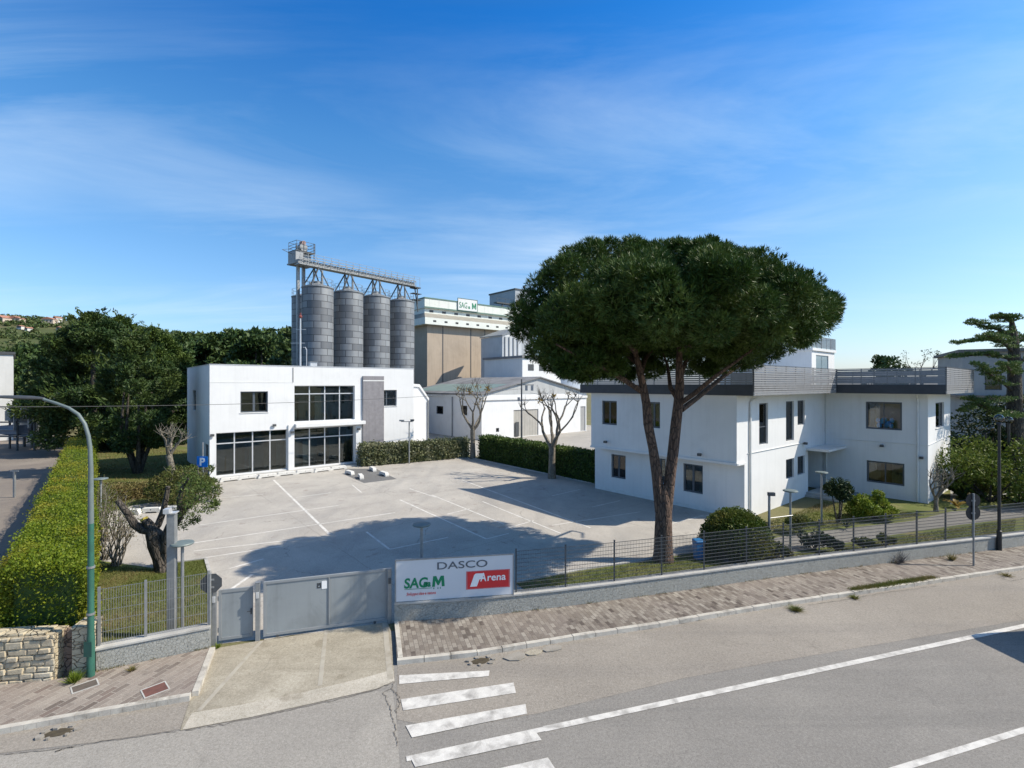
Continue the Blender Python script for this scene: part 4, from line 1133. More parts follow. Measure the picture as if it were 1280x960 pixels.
# ---------------------------------------------------------------- grain silos and conveyor
SILN = ['grey sheet metal grain silo nearest the head tower, leftmost of the front row', 'second grey grain silo of the front row from the left', 'third grey grain silo of the front row from the left', 'grey grain silo at the right end of the row beside the tan block']
SA_, SB_ = Vector((-23.5, 60, 0)), Vector((-15.6, 69.9, 0))
sdir = (SB_-SA_).normalized(); sn = Vector((-sdir.y, sdir.x, 0))
ZS = 18.55
def make_silo(p, label):
    t = thing('grain_silo', label, 'silo', (p.x, p.y, 0), R(20), 'grain silos behind the white building')
    MB().lathe([(1.8,0),(1.8,ZS)], 40).build('shell', SILO, t, smooth=True)
    MB().lathe([(1.86,ZS-.02),(1.86,ZS+.06),(.35,ZS+.62),(.35,ZS+.85),(.0,ZS+.86)], 40).build('roof', GALV, t, smooth=True)
    r = MB()
    for k in range(14):
        a = 2*math.pi*k/14; r.bar((1.75*math.cos(a),1.75*math.sin(a),ZS+.0),(1.75*math.cos(a),1.75*math.sin(a),ZS+1.0),.035)
    for z in (.55, 1.0):
        for k in range(28):
            a, b = 2*math.pi*k/28, 2*math.pi*(k+1)/28
            r.bar((1.75*math.cos(a),1.75*math.sin(a),ZS+z),(1.75*math.cos(b),1.75*math.sin(b),ZS+z),.03)
    r.build('railing', GALV, t)
    sp_ = MB().tube([(.5,0,ZS+.4),(.5,0,ZS+2.2)], .13, 8).tube([(-.45,.1,ZS+.4),(-.45,.1,ZS+2.2)], .10, 8); sp_.build('filling_spout', GALV, t)
    return t
for k in range(4): make_silo(SA_.lerp(SB_, k/3), SILN[k])
make_silo(Vector((-27.6, 66.5, 0)), 'dark grey grain silo half hidden behind the leftmost silo')
conv = thing('conveyor_bridge', 'long lattice conveyor bridge running over the tops of the grey silos', 'conveyor', tuple(SA_), math.atan2(sdir.y, sdir.x))
LC = (SB_-SA_).length + 2.2
c0 = -2.6; zb_, zt_ = 21.0, 21.75
bm_ = MB()
bm_.box(c0, LC, -.55, .55, zb_, zb_+.12); bm_.bar((c0,-.55,zt_),(LC,-.55,zt_),.10); bm_.bar((c0,.55,zt_),(LC,.55,zt_),.10)
n = 22
for i in range(n):
    x0, x1 = c0+(LC-c0)*i/n, c0+(LC-c0)*(i+1)/n
    for y in (-.55, .55):
        bm_.bar((x0,y,zb_+.1),(x1,y,zt_),.05); bm_.bar((x1,y,zb_+.1),(x1,y,zt_),.05)
bm_.build('truss', GALV, conv)
MB().box(c0, LC, -.30, .30, zb_+.13, zb_+.60).build('conveyor_trough', mat('weathered zinc', (.33,.33,.32), (.25,.25,.245), 1, .6, metal=.3), conv)
rl_ = MB()
for y in (-.7, .7):
    for z in (zt_+.3, zt_+.62): rl_.bar((c0,y,z),(LC+.6,y,z),.035)
    for i in range(19):
        x = c0+(LC+.6-c0)*i/18; rl_.bar((x,y,zb_+.05),(x,y,zt_+.63),.035)
rl_.build('handrail', GALV, conv)
for k in range(4):
    x = (SB_-SA_).length*k/3
    for y in (-.9, .9):
        MB().bar((x-1.35,y,ZS+.2),(x-.2,y*.6,zb_),.14).bar((x+.95,y,ZS+.2),(x-.15,y*.6,zb_),.11).build('trestle_leg', DARK, conv)
ee = MB()
ee.box(LC-.2, LC+.9, -.6, .6, zb_-.15, zb_-.02); ee.bar((LC+.3,-.5,ZS),(LC+.3,-.5,zb_),.12); ee.bar((LC+1.1,.3,ZS-1),(LC+.5,.3,zb_),.12)
for z in (ZS+.6, ZS+1.5): ee.box(LC-.3, LC+1.2, -.4, .4, z, z+.08)
ee.build('end_platform', DARK, conv)
pt = SA_ - sdir*1.5 + sn*1.2
tow = thing('elevator_tower', 'tall bucket elevator with a small motor house above the silos', 'elevator', tuple(pt), math.atan2(sdir.y, sdir.x))
for x, y in ((-.45,-.2),(.45,.2)): MB().box(x-.16,x+.16,y-.16,y+.16,0,21.2).build('elevator_leg', GALV, tow)
hm_ = MB().box(-1.2,1.3,-1.0,1.0,21.2,21.35).box(-1.1,-.15,-.9,.9,21.36,22.7)
hm_.build('head_house', mat('zinc cladding', (.30,.31,.32), (.24,.25,.26), 2, .55, metal=.3), tow)
pf = MB()
for x in (-.1, 1.2):
    for y in (-.9, .9): pf.bar((x,y,21.36),(x,y,23.9),.08)
pf.box(-1.1,1.3,-1.0,1.0,22.71,22.8)
for z in (23.15, 23.5, 23.9):
    for a, b in (((-1.0,-.95),(1.3,-.95)),((1.3,-.95),(1.3,.95)),((1.3,.95),(-1.0,.95)),((-1.0,.95),(-1.0,-.95))): pf.bar((a[0],a[1],z),(b[0],b[1],z),.04)
for x in (-1.0, 1.3):
    for y in (-.95,.95): pf.bar((x,y,22.8),(x,y,23.9),.04)
pf.build('platform', DARK, tow)
MB().tube([(.55,-.5,22.2),(.55,.5,22.2)], .5, 16).tube([(.2,-.35,23.4),(.2,.35,23.4)], .48, 18).build('drive_drum', GALV, tow, smooth=True)
MB().tube([(.2,-.4,23.95),(.2,.3,24.0)], .24, 12).build('motor', mat('faded red motor', (.40,.25,.22), (.35,.22,.2), 3), tow, smooth=True)
MB().bar((-1.1,0,22.4),(-2.4,-.3,22.6),.05).bar((-1.1,0,23.0),(-2.4,-.3,22.6),.04).build('jib_arm', DARK, tow)

# ---------------------------------------------------------------- tan concrete bin block with cream gallery
PB = at(534, 480, 86); PB.z = 0
BL = thing('silo_block', 'tan concrete grain bin block with a cream overhanging gallery and green sign on top', 'building', tuple(PB), TH)
WB = run(PB, U, 640) + 2
def b1(px, py): return tz(PB, U, px, py)
z1 = b1(536, 406)[1]; z2 = b1(536, 373)[1]
MB().box(0, WB, 0, 14, 0, z1).build('wall', BROWNBLOCK, BL)
for px in (553.5, 588.5, 606): x = b1(px, 450)[0]; MB().box(x-.09, x+.09, -.03, -.004, 0, z1-.05).build('joint', DARK, BL)
zg = z1 + 1.15; zm = z1 + 2.1
MB().prism([(-1.0,-1.0),(WB+.2,-1.0),(WB+.2,14),(-1.0,14)], z1+.003, zg).build('gallery_base', GALLERY, BL)
so_ = MB(); so_.add([(-1.0,-1.0,zg+.003),(WB+.2,-1.0,zg+.003),(WB+.2,.6,zm),(-.2,.6,zm)], [(0,1,2,3)]); so_.add([(-1.0,-1.0,zg+.003),(-.2,.6,zm),(-.2,13,zm),(-1.0,14,zg+.003)], [(0,1,2,3)])
so_.build('sloped_roof', mat('grey brown ledge', (.30,.28,.235), (.25,.235,.20), 1, .8), BL)
MB().box(-.15, WB+.2, .62, 13, zm-.3, zm+.85).build('upper_base', GALLERY, BL)
MB().box(-.35, WB+.2, .25, 13.2, zm+.855, z2).build('gallery', GALLERY, BL)
MB().box(-.42, WB+.25, .18, 13.25, z2+.003, z2+.22).box(-.42, WB+.25, .18, .246, zm+.86, zm+1.1).build('green_edge', GREENTRIM, BL)
for k in range(8):
    x = .9 + k*2.3; MB().box(x-.3, x+.3, -1.02, -1.002, z1+.45, z1+.75).build('vent_opening', BLACK, BL)
for k in range(7):
    x = 1.2 + k*2.6; MB().box(x-.4, x+.4, .60, .618, zm+.2, zm+.6).build('gallery_window', DARK, BL)
for k in range(9): x = .6 + k*2.0; MB().box(x-.02,x+.02,.235,.247,zm+1.12,z2-.02).build('sheet_joint', TRIM, BL)
xs_ = b1(573, 385)[0]; xe_ = b1(597, 385)[0]
bd = MB().box(xs_, xe_, .10, .20, z2-1.35, z2+.75).build('sign_panel', WHITE2, BL)
bf = MB(); bf.box(xs_-.06,xe_+.06,.06,.21,z2+.752,z2+.83); bf.box(xs_-.06,xe_+.06,.06,.21,z2-1.43,z2-1.352); bf.box(xs_-.06,xs_-.002,.06,.21,z2-1.35,z2+.75); bf.box(xe_+.002,xe_+.06,.06,.21,z2-1.35,z2+.75)
bf.build('sign_frame', GREENTRIM, BL)
wdt = xe_-xs_
text('SAG', 1.55, GREENLOGO, BL, 'green_lettering', (xs_+wdt*.05, .09, z2-.95), sx=wdt*.165/1.1, ext=.01, bold=.0)
text('ea', .95, GREENLOGO, BL, 'green_lettering', (xs_+wdt*.52, .09, z2-.95), sx=wdt*.165/1.4, ext=.01, bold=.02)
mw, mx_, mz = wdt*.22, xs_+wdt*.72, z2-.97
MB().prism_y([(mx_+mw*a, mz+1.13*b) for a, b in ((0,0),(.22,0),(.24,.62),(.42,.12),(.58,.12),(.76,.62),(.78,0),(1,0),(1,1),(.76,1),(.5,.45),(.24,1),(0,1))], .08, .099).build('green_lettering', GREENLOGO, BL)

# process tower and annexes to the right of the block
PT = at(644, 480, 106); PT.z = 0
tw = thing('process_tower', 'grey blue sheet metal tower rising behind the umbrella pine', 'tower', tuple(PT), TH)
zt2 = H + (CY-362)/F*PT.y
wT = run(PT, U, 668)
MB().box(0, wT, 0, 9, 0, zt2).build('wall', mat('blue grey sheet', (.36,.39,.43), (.30,.33,.37), .5, .6, streak=((.5,.5,.5), .4)), tw)
MB().box(-.15, wT+.15, -.15, 9.2, zt2+.003, zt2+.3).build('roof_edge', DARK, tw)
MB().ball((wT*.55,.6,zt2+1.0), .35, 10).tube([(wT*.55,.6,zt2+.3),(wT*.55,.6,zt2+.8)], .08, 6).build('roof_vent', DARK, tw)
MB().box(.2, wT*.6, -.03, -.003, zt2-3.2, zt2-2.2).build('rust_patch', mat('rusty sheet', (.46,.30,.22), (.42,.33,.28), 1), tw)
br_ = MB()
zb2 = H + (CY-376)/F*103
br_.box(-4.6, -.05, .5, 1.6, zb2-.35, zb2-.1); br_.bar((-4.6,.5,zb2+.7),(-.05,.5,zb2+.7),.06); br_.bar((-4.6,.5,zb2-.2),(-4.6,.5,zb2+.7),.06); br_.bar((-2.3,.5,zb2-.2),(-2.3,.5,zb2+.7),.06)
br_.bar((-2.9,.8,zb2-.3),(-3.7,.8,zb2-4.6),.16); br_.bar((-2.9,.8,zb2-.3),(-2.0,.8,zb2-4.6),.16); br_.bar((-3.5,.8,zb2-3),(-2.3,.8,zb2-3),.1)
br_.build('walkway', DARK, tw)
an = at(628, 480, 83); an.z = 0
ax = thing('loading_annex', 'pale grey sheet metal annex in front of the tan bin block', 'building', tuple(an), TH)
hz = H + (CY-420)/F*an.y; wA_ = run(an, U, 652)
MB().box(0, wA_, 0, 6, 0, hz).build('wall', mat('pale corrugated sheet', (.52,.54,.56), (.45,.47,.49), .6, .7, streak=((.36,.38,.4), .6)), ax)
MB().add([(-.2,-.2,hz+.02),(wA_+.2,-.2,hz+1.6),(wA_+.2,6.2,hz+1.6),(-.2,6.2,hz+.02),(-.2,-.2,hz+.2),(wA_+.2,-.2,hz+1.8),(wA_+.2,6.2,hz+1.8),(-.2,6.2,hz+.2)], [(0,3,2,1),(4,5,6,7),(0,1,5,4),(1,2,6,5),(2,3,7,6),(3,0,4,7)]).build('roof', GALV, ax)
MB().add([(0,-.001,hz),(wA_,-.001,hz),(wA_,-.001,hz+1.58)], [(0,1,2)]).build('gable', WHITE2, ax)
for k in range(4): MB().box(wA_*(.12+.22*k)-.09, wA_*(.12+.22*k)+.09, -.14, -.003, 0, hz-.1).build('pipe', GALV, ax)
sh = at(653, 480, 78); sh.z = 0
shd = thing('storage_block', 'white flat roofed block behind the warehouse, partly hidden by the umbrella pine', 'building', tuple(sh), TH)
wS = run(sh, U, 712); hS = H + (CY-447)/F*sh.y - 1.6
hS += 1.6; m = MB().box(0, wS, 0, 10, 0, hS); m.build('wall', WHITE2, shd)
MB().box(-.25, wS+.25, -.25, 10.2, hS+.003, hS+.35).build('roof', ROOFSHEET, shd)
for k in range(3): MB().box(1.2+k*2.4, 2.4+k*2.4, -.04, -.003, hS-2.0, hS-1.0).build('window', DARK, shd)
st_ = at(700, 480, 88); st_.z = 0
stt = thing('storage_tank', 'white blue storage tank glimpsed between the pine branches and the warehouse', 'tank', tuple(st_))
MB().lathe([(4.5,0),(4.5,8.5),(3.6,9.5),(0,10.1)], 32).build('shell', mat('pale blue tank', (.50,.55,.62), (.45,.50,.57), .5, .5), stt, smooth=True)
rg = MB()
for z in (2.8, 5.6, 8.45): rg.lathe([(4.53,z),(4.58,z),(4.58,z+.15),(4.53,z+.15)], 32)
for k, zr in enumerate((2.8,)): pass
MB().lathe([(4.52,8.3),(4.60,8.3),(4.60,8.48),(4.52,8.48)], 32).build('rim', GALV, stt)

# ---------------------------------------------------------------- low warehouse
PWh = G(602, 550.5)
WHs = thing('warehouse', 'low white warehouse with a gabled front, a grey sliding door and a grey roof', 'building', tuple(PWh), TH)
WF = run(PWh, U, 733); LF = run(PWh, V, 512)
hE = tz(PWh, U, 604, 493)[1]; xR = WF/2; hR = tz(PWh, U, 656, 472)[1]
def h1(px, py): return tz(PWh, U, px, py)
def h2(px, py): return tz(PWh, V, px, py)
dr = (h1(642,530)[0], h1(673,530)[0], .05, h1(656,512)[1])
dr2 = (h1(725.5,530)[0], min(WF-.2, h1(732,530)[0]), .05, h1(728,508)[1])
wn1 = (h2(554,507)[0], h2(545,507)[0], h2(549,517.5)[1], h2(549,507.5)[1]); wn2 = (h2(584,505)[0], h2(577,505)[0], h2(580,519)[1], h2(580,507)[1])
sw1 = (h1(620,537)[0], h1(624,537)[0], h1(622,540)[1], h1(622,535)[1])
m = MB().wall('y', 0, WF, 0, hE, [dr, dr2, sw1], .2, 0, -1)
m.add([(0,0,hE),(WF,0,hE),(xR,0,hR)], [(0,1,2)])
m.wall('x', 0, LF, 0, hE, [wn1, wn2], .2, 0, -1)
m.quad((WF,0,0),(WF,LF,0),(WF,LF,hE),(WF,0,hE)); m.quad((0,LF,0),(WF,LF,0),(WF,LF,hE),(0,LF,hE)); m.add([(0,LF,hE),(WF,LF,hE),(xR,LF,hR)], [(0,1,2)])
m.build('wall', WHITE, WHs)
rr = MB(); ov = .35; sl_ = (hR-hE)/xR
for s_ in (0, 1):
    ex = -ov if s_ == 0 else WF+ov
    rr.add([(ex,-ov,hE-ov*sl_+.02),(xR,-ov,hR+.02),(xR,LF+ov,hR+.02),(ex,LF+ov,hE-ov*sl_+.02),(ex,-ov,hE-ov*sl_+.16),(xR,-ov,hR+.16),(xR,LF+ov,hR+.16),(ex,LF+ov,hE-ov*sl_+.16)], [(0,3,2,1),(4,5,6,7),(0,1,5,4),(1,2,6,5),(2,3,7,6),(3,0,4,7)])
rr.build('roof', ROOFSHEET, WHs)
a_, b_ = .6, xR*.52
MB().add([(a_,1.0,hE+a_*sl_+.18),(b_,1.0,hE+b_*sl_+.18),(b_,LF-1,hE+b_*sl_+.18),(a_,LF-1,hE+a_*sl_+.18)], [(0,1,2,3)]).build('skylight', SKYLIGHT, WHs)
MB().prism_y([(.02,hE-.02),(WF-.02,hE-.02),(xR,hR-.08)], -.03, -.004).build('gable_sheet', mat('pale grey gable sheet', (.47,.48,.48), (.40,.41,.41), .8, .7, streak=((.3,.3,.3), .5)), WHs)
MB().box(-.05, WF+.05, -.16, -.032, hE-.75, hE-.42).build('eave_band', WHITE2, WHs)
MB().box(-.2, -.003, -.1, LF, hE-.40, hE-.16).build('gutter', TRIM, WHs)
dm = MB(); a, b, c, d = dr
nsl = 9
for i in range(nsl): dm.box(a+(b-a)*i/nsl+.01, a+(b-a)*(i+1)/nsl-.01, .10, .16, c, d)
dm.box(a, b, .165, .19, c, d)
dm.build('sliding_door', mat('grey beige door sheet', (.42,.40,.36), (.36,.345,.31), 1, .7, streak=((.25,.24,.22), .5)), WHs)
MB().box(dr2[0], dr2[1], .1, .16, dr2[2], dr2[3]).build('door', GREYBLDG, WHs)
for wv in (wn1, wn2): window(WHs, 'x', *wv, 0, -1, depth=.12, fw=.08, gm=GLASSDARK)
window(WHs, 'y', *sw1, 0, -1, depth=.12, fw=.05, gm=GLASSDARK)
for px in (535, 566): y = h2(px, 520)[0]; MB().tube([(-.10,y,0),(-.10,y,hE-.42)], .09, 8).build('downpipe', GALV, WHs)
MB().box(h1(646.3,540)[0]-.3, h1(646.3,540)[0]+.3, -.05, -.003, .1, 2.0).build('side_door', DARK, WHs)
# small lean-to in front of the far end, with a white fascia
PL = G(517, 556) + V*.5
lt = thing('lean_to', 'small white lean to with a sloping fascia, left of the low warehouse', 'building', tuple(PL), TH)
xw = run(PL, U, 534.5); zl = H - (500-CY)/F*(PL.y + U.y*xw); zh = H - (484-CY)/F*PL.y
MB().prism_y([(-3,0),(xw,0),(xw,zl),(xw*.45,zh),(-3,zh+.3)], 0, 3.5).build('wall', WHITE2, lt)
MB().prism_y([(-3,zh+.31),(xw*.45,zh+.01),(xw+.12,zl-.1),(xw+.12,zl+.22),(xw*.45+.05,zh+.34),(-3,zh+.62)], -.12, 3.6).build('fascia', WHITE2, lt)
MB().tube([(xw+.02,-.1,0),(xw+.02,-.1,zl-.1)], .08, 8).build('downpipe', GALV, lt)

# ---------------------------------------------------------------- neighbour buildings
NBp = at(1203, 480, 48); NBp.z = 0
NB = thing('neighbour_house', 'grey rendered flat roofed house behind the cedar at the right edge', 'building', tuple(NBp), -R(32))
zN = H + (CY-441)/F*NBp.y
wN1 = 16
winN = [(1.6,2.8,zN-3.6,zN-1.9),(4.6,6.2,zN-3.6,zN-1.9),(1.8,3.4,.9,2.6)]
m = MB().wall('x', 0, 12, 0, zN, [], .15, 0, -1).wall('y', 0, wN1, 0, zN, winN, .15, 0, -1)
m.quad((0,12,0),(wN1,12,0),(wN1,12,zN),(0,12,zN)); m.quad((wN1,0,0),(wN1,12,0),(wN1,12,zN),(wN1,0,zN)); m.quad((0,0,zN),(wN1,0,zN),(wN1,12,zN),(0,12,zN))
m.build('wall', GREYBLDG, NB)
MB().box(-.35, wN1+.3, -.35, 12.3, zN+.003, zN+.3).build('roof', mat('dark roof edge', (.17,.16,.15), (.13,.125,.12), 1), NB)
MB().box(-.6, wN1, -.6, 12, zN-4.3, zN-4.1).build('ledge', mat('brown ledge', (.22,.18,.15), None), NB)
for wv in winN: window(NB, 'y', *wv, 0, -1, depth=.1, fw=.08, gm=GLASSDARK)
fcp = at(16.5, 480, 62); fcp.z = 0
fc = thing('factory_hall', 'white sheet metal factory hall at the left edge behind the grey tank', 'building', tuple(fcp), math.pi + R(45))
zF_ = H + (CY-443)/F*62
MB().box(0, 30, -16, 0, 0, zF_).build('wall', mat('white sheet wall', (.62,.62,.60), (.55,.55,.53), .6, .7, streak=((.45,.45,.43), .5)), fc)
MB().box(-.2, 30, -16.2, .2, zF_+.003, zF_+.3).build('roof', DARK, fc)
MB().box(3.5, 7.5, .003, .05, 0, 4.2).build('roller_door', GREYBLDG, fc)
tk = at(52, 480, 56); tk.z = 0
tnk = thing('round_tank', 'grey round steel tank in the factory yard on the left', 'tank', tuple(tk))
zT_ = H - (500-CY)/F*56
MB().lathe([(1.75,1.2),(1.75,zT_),(1.2,zT_+.4),(0,zT_+.55)], 28).build('shell', mat('tank grey', (.30,.31,.32), (.24,.25,.26), .8, .5, metal=.3), tnk, smooth=True)
MB().lathe([(1.76,3.1),(1.83,3.1),(1.83,3.3),(1.76,3.3)], 28).build('band', DARK, tnk)
for k in range(4):
    a = k*math.pi/2+.4; MB().bar((1.5*math.cos(a),1.5*math.sin(a),0),(1.5*math.cos(a),1.5*math.sin(a),1.25),.18).build('leg', DARK, tnk)
ld = MB(); ld.bar((1.0,-1.7,1),(1.0,-1.7,zT_+.7),.06); ld.bar((1.45,-1.5,1),(1.45,-1.5,zT_+.7),.06)
for i in range(14): ld.bar((1.0,-1.7,1+i*.33),(1.45,-1.5,1+i*.33),.04)
ld.build('ladder', GALV, tnk)
tk2 = at(24, 480, 52); tk2.z = 0
pk = thing('process_rack', 'steel rack of pipes and vessels beside the grey round tank', 'rack', tuple(tk2))
rk = MB()
for x in (-2.6,-.2,1.6):
    for y in (0,1.6): rk.bar((x,y,0),(x,y,4.6),.14)
for z in (1.5,3.0,4.6):
    for y in (0,1.6): rk.bar((-2.7,y,z),(1.7,y,z),.14)
rk.build('frame', DARK, pk)
for x, z in ((-1.8,3.1),(-.9,3.1),(.7,3.1)): MB().lathe([(.38,z),(.38,z+1.0),(.15,z+1.25),(0,z+1.27)], 16, (x,.8)).build('vessel', GALV, pk, smooth=True)
MB().box(-2.5,1.5,.2,1.4,1.58,1.62).box(-2.4,-.4,.2,1.4,1.7,2.6).build('panel', mat('grey blue cabinet', (.22,.24,.29), (.18,.2,.24), 2), pk)
MB().tube([(-2.5,-.2,2.2),(-.3,-.2,2.2),(-.3,-.2,4.9),(1.2,-.2,4.9),(1.2,-.2,2.4)], .1, 8).build('pipe', GALV, pk, smooth=True)
ypo = G(18, 622)
yp_ = thing('yard_post', 'short grey post standing in the factory yard left of the trimmed hedge', 'post', tuple(ypo))
MB().box(-.05,.05,-.05,.05,0,1.6).build('shaft', GALV, yp_); MB().box(-.25,.25,-.03,.03,1.602,1.66).build('cross_bar', GALV, yp_)
fy = G(40, 566)
fp_ = thing('garden_fence', 'low white fence of slabs at the back of the left garden', 'wall', tuple(G(208,540)))
MB().box(-1, 6, 0, .25, 0, 3.2).build('masonry', mat('pale block wall', (.52,.50,.46), (.46,.44,.41), 1, .9, .1, 20), fp_); MB().box(-1.1, 6.1, -.05, .3, 3.203, 3.3).build('coping', CONC, fp_)
# ---------------------------------------------------------------- houses on the hill
def hill_house(px, py, Y, w_, lab, wallm, hgt=5.5):
    p = at(px, py, Y); z = hillz(p.x, Y) - .3
    t = thing('hill_house', lab, 'house', (p.x, Y, z), random.uniform(-.5,.3), 'houses on the far hill')
    MB().box(-w_/2,w_/2,-w_*.35,w_*.35,0,hgt).build('wall', wallm, t)
    m = MB().prism_y([(-w_/2-.5,hgt),(w_/2+.5,hgt),(0,hgt+w_*.22)], -w_*.35-.5, w_*.35+.5)
    o = m.build('roof', TERRACOTTA, t); o.location.z = .01
    for x in (-.3, .0, .3): MB().box(w_*x-.6, w_*x+.6, -w_*.35-.05, -w_*.35-.003, 1.5, 3.5).build('window', DARK, t)
    return t
hh = [(6,404,480,17,'wide ochre house at the left end of the hilltop row',PLASTER),(20,404,500,14,'ochre house with a tiled roof right of the widest hill house',PLASTER),(62,405,470,13,'pink tiled house standing on the hill above the brown clearing',PLASTER),(72,403,485,9,'tall pale house with a red roof beside the pink hill house',STONEWHITE),(75,413,455,6,'small white house below the pink house on the hill',STONEWHITE),
      (26,412,450,6,'small white hut on the hill under the ochre houses',STONEWHITE),(36,415,445,7,'low white greenhouse roof on the hillside',STONEWHITE)]
HH = []
for a in hh: HH.append(a)
def hit_hill(px, py):
    for Y in np.arange(240, 640, 2.0):
        p = at(px, py, Y)
        if hillz(p.x, Y) >= p.z: return p
    return None
for px, py, Y, w_, lab, mm in HH:
    p = hit_hill(px, py)
    hill_house(px, py, p.y if p is not None else Y, w_*.8, lab, mm, 4.6 if w_ > 8 else 3.0)

# ---------------------------------------------------------------- vegetation helpers
def tufts(clumps, ntuft, nper, L, W, inner=.5, up=.45, jit=.55):
    out = []
    for c, r in clumps:
        p, d = shell(c, r, ntuft, inner)
        ax = unit(d + np.array([0,0,up]) + .35*rng.normal(size=d.shape))
        P = np.repeat(p, nper, 0); A = unit(np.repeat(ax, nper, 0) + jit*rng.normal(size=(ntuft*nper,3)))
        l = L*rng.uniform(.6,1.25,len(P))[:,None]
        b = unit(np.cross(A, rng.normal(size=A.shape)))*W*.5
        out.append(np.stack([P, P + A*l*.55 + b, P + A*l, P + A*l*.55 - b], 1))
    return np.concatenate(out)
def branchy(mb, p, d, L, r, depth, tips, spread=.6, up=.25, kids=(2,3), shrink=.72, knob=0, seg=4, n=6):
    p = Vector(p); d = Vector(d).normalized(); path = [p.copy()]; rad = [r]
    for i in range(seg):
        d = (d + Vector((random.gauss(0,.13), random.gauss(0,.13), random.gauss(0,.10) + up*.12))).normalized()
        p = p + d*(L/seg); path.append(p.copy()); rad.append(r*(1 - .38*(i+1)/seg))
    if knob and depth <= 1: rad[-1] = rad[-1]*knob
    mb.tube(path, rad, n, wob=.06)
    if depth == 0: tips.append((p.copy(), d.copy())); return
    for k in range(random.randint(*kids)):
        a = random.uniform(0, 2*math.pi) if kids[1] < 3 else 2*math.pi*k/3 + random.uniform(-.6,.6)
        o = d.orthogonal().normalized(); o.rotate(Matrix.Rotation(a, 3, d))
        nd = (d + o*spread*random.uniform(.7,1.2) + Vector((0,0,up))).normalized()
        branchy(mb, p - d*L/seg*.15, nd, L*shrink*random.uniform(.8,1.15), rad[-1]*.8 if not knob else r*.55, depth-1, tips, spread, up, kids, shrink, knob, seg, n)
def cone_clumps(h, z0, rmax, n, shape=1.0, seed=0, cr=(.9,1.3), flat=.75):
    rs = random.Random(seed); out = []
    for i in range(n):
        t = rs.random()**.8
        z = z0 + (h-z0)*t
        r = rmax*((1-t)**.75 if shape else math.sin(math.pi*min(1,t*.9+.12))**.6)
        a = rs.uniform(0, 2*math.pi); q = r*rs.uniform(.45,1.0)
        c = rs.uniform(*cr)*(.55+.45*(1-t))
        out.append(((q*math.cos(a), q*math.sin(a), z), (c, c, c*flat)))
    out.append(((0,0,h-.5),(.5,.5,.9)))
    return out

# ---------------------------------------------------------------- umbrella pine
random.seed(21); rng = np.random.default_rng(21)
PB_ = Vector((5.95, 19.6, 0))
pine = thing('umbrella_pine', 'tall umbrella pine with a forked trunk and a broad dark dome of needles', 'tree', tuple(PB_))
def pq(px, py, dy=0): p = at(px, py, PB_.y + dy); return p - PB_
tr = MB()
tr.tube([pq(829,706),pq(829,690),pq(829,660),pq(830,630),pq(830,606)], [.45,.36,.33,.31,.16], 16, wob=.05)
tr.tube([pq(825,640),pq(821,592),pq(816,560),pq(810,530),pq(808,505),pq(803,480),pq(798,455),pq(790,430)], [.19,.20,.185,.175,.165,.15,.12,.08], 12, wob=.05)
tr.tube([pq(833,640),pq(838,592),pq(842,560),pq(845,530),pq(848,505),pq(850,480),pq(849,455),pq(850,420)], [.21,.22,.21,.20,.185,.165,.13,.08], 12, wob=.05)
tr.build('trunk', PINEBARK, pine, smooth=True)
for a in ([(803,490,0),(780,475,-.5),(755,460,-1),(725,447,-1.5),(695,430,-1.8)],[(849,505,0),(868,492,-.6),(892,472,-1.2),(920,452,-1.8),(950,430,-2.2)],[(850,480,0),(853,462,.8),(862,440,1.8),(870,410,2.6)],
          [(800,470,0),(806,450,.9),(820,430,2),(830,405,3)],[(848,500,0),(838,485,.4),(835,460,1.2),(826,430,1.6)],[(852,512,0),(872,497,1.2),(905,470,2.6),(950,440,3.6),(1000,408,3.2),(1024,392,2.4)],[(798,455,0),(770,430,1.6),(735,405,2.8),(700,390,3.4)],
          [(850,440,0),(900,410,-2),(960,385,-3)],[(795,440,0),(750,400,-2.5),(690,385,-3)]):
    n = len(a); tr2 = MB().tube([pq(x,y,d) for x,y,d in a], [.115*(1-.7*i/(n-1)) for i in range(n)], 8, wob=.05); tr2.build('limb', PINEBARK, pine, smooth=True)
cl = []
def ztop(r): return 11.95 - 1.6*r**2.6
def put(r, th, drop, rad, fl=.72):
    x = r*math.cos(th)*(5.1 if math.cos(th) < 0 else 4.95); y = r*math.sin(th)*5.6
    cl.append(((x + .25, y, ztop(r) - drop*(1-.52*r**2) - rad*fl), (rad, rad, rad*fl)))
gold = 2.39996
for i in range(92): put(math.sqrt((i+.5)/92)*1.0, i*gold + random.uniform(-.25,.25), random.uniform(-.2,.8), random.uniform(.40,.90), .8)
for i in range(60): put(math.sqrt((i+.5)/60)*.97, i*gold+1, random.uniform(.9,1.7), random.uniform(.6,.95), .75)
for i in range(48): put(math.sqrt((i+.5)/48)*.9, i*gold+2, random.uniform(2.1,3.2), random.uniform(.5,.8), .75)
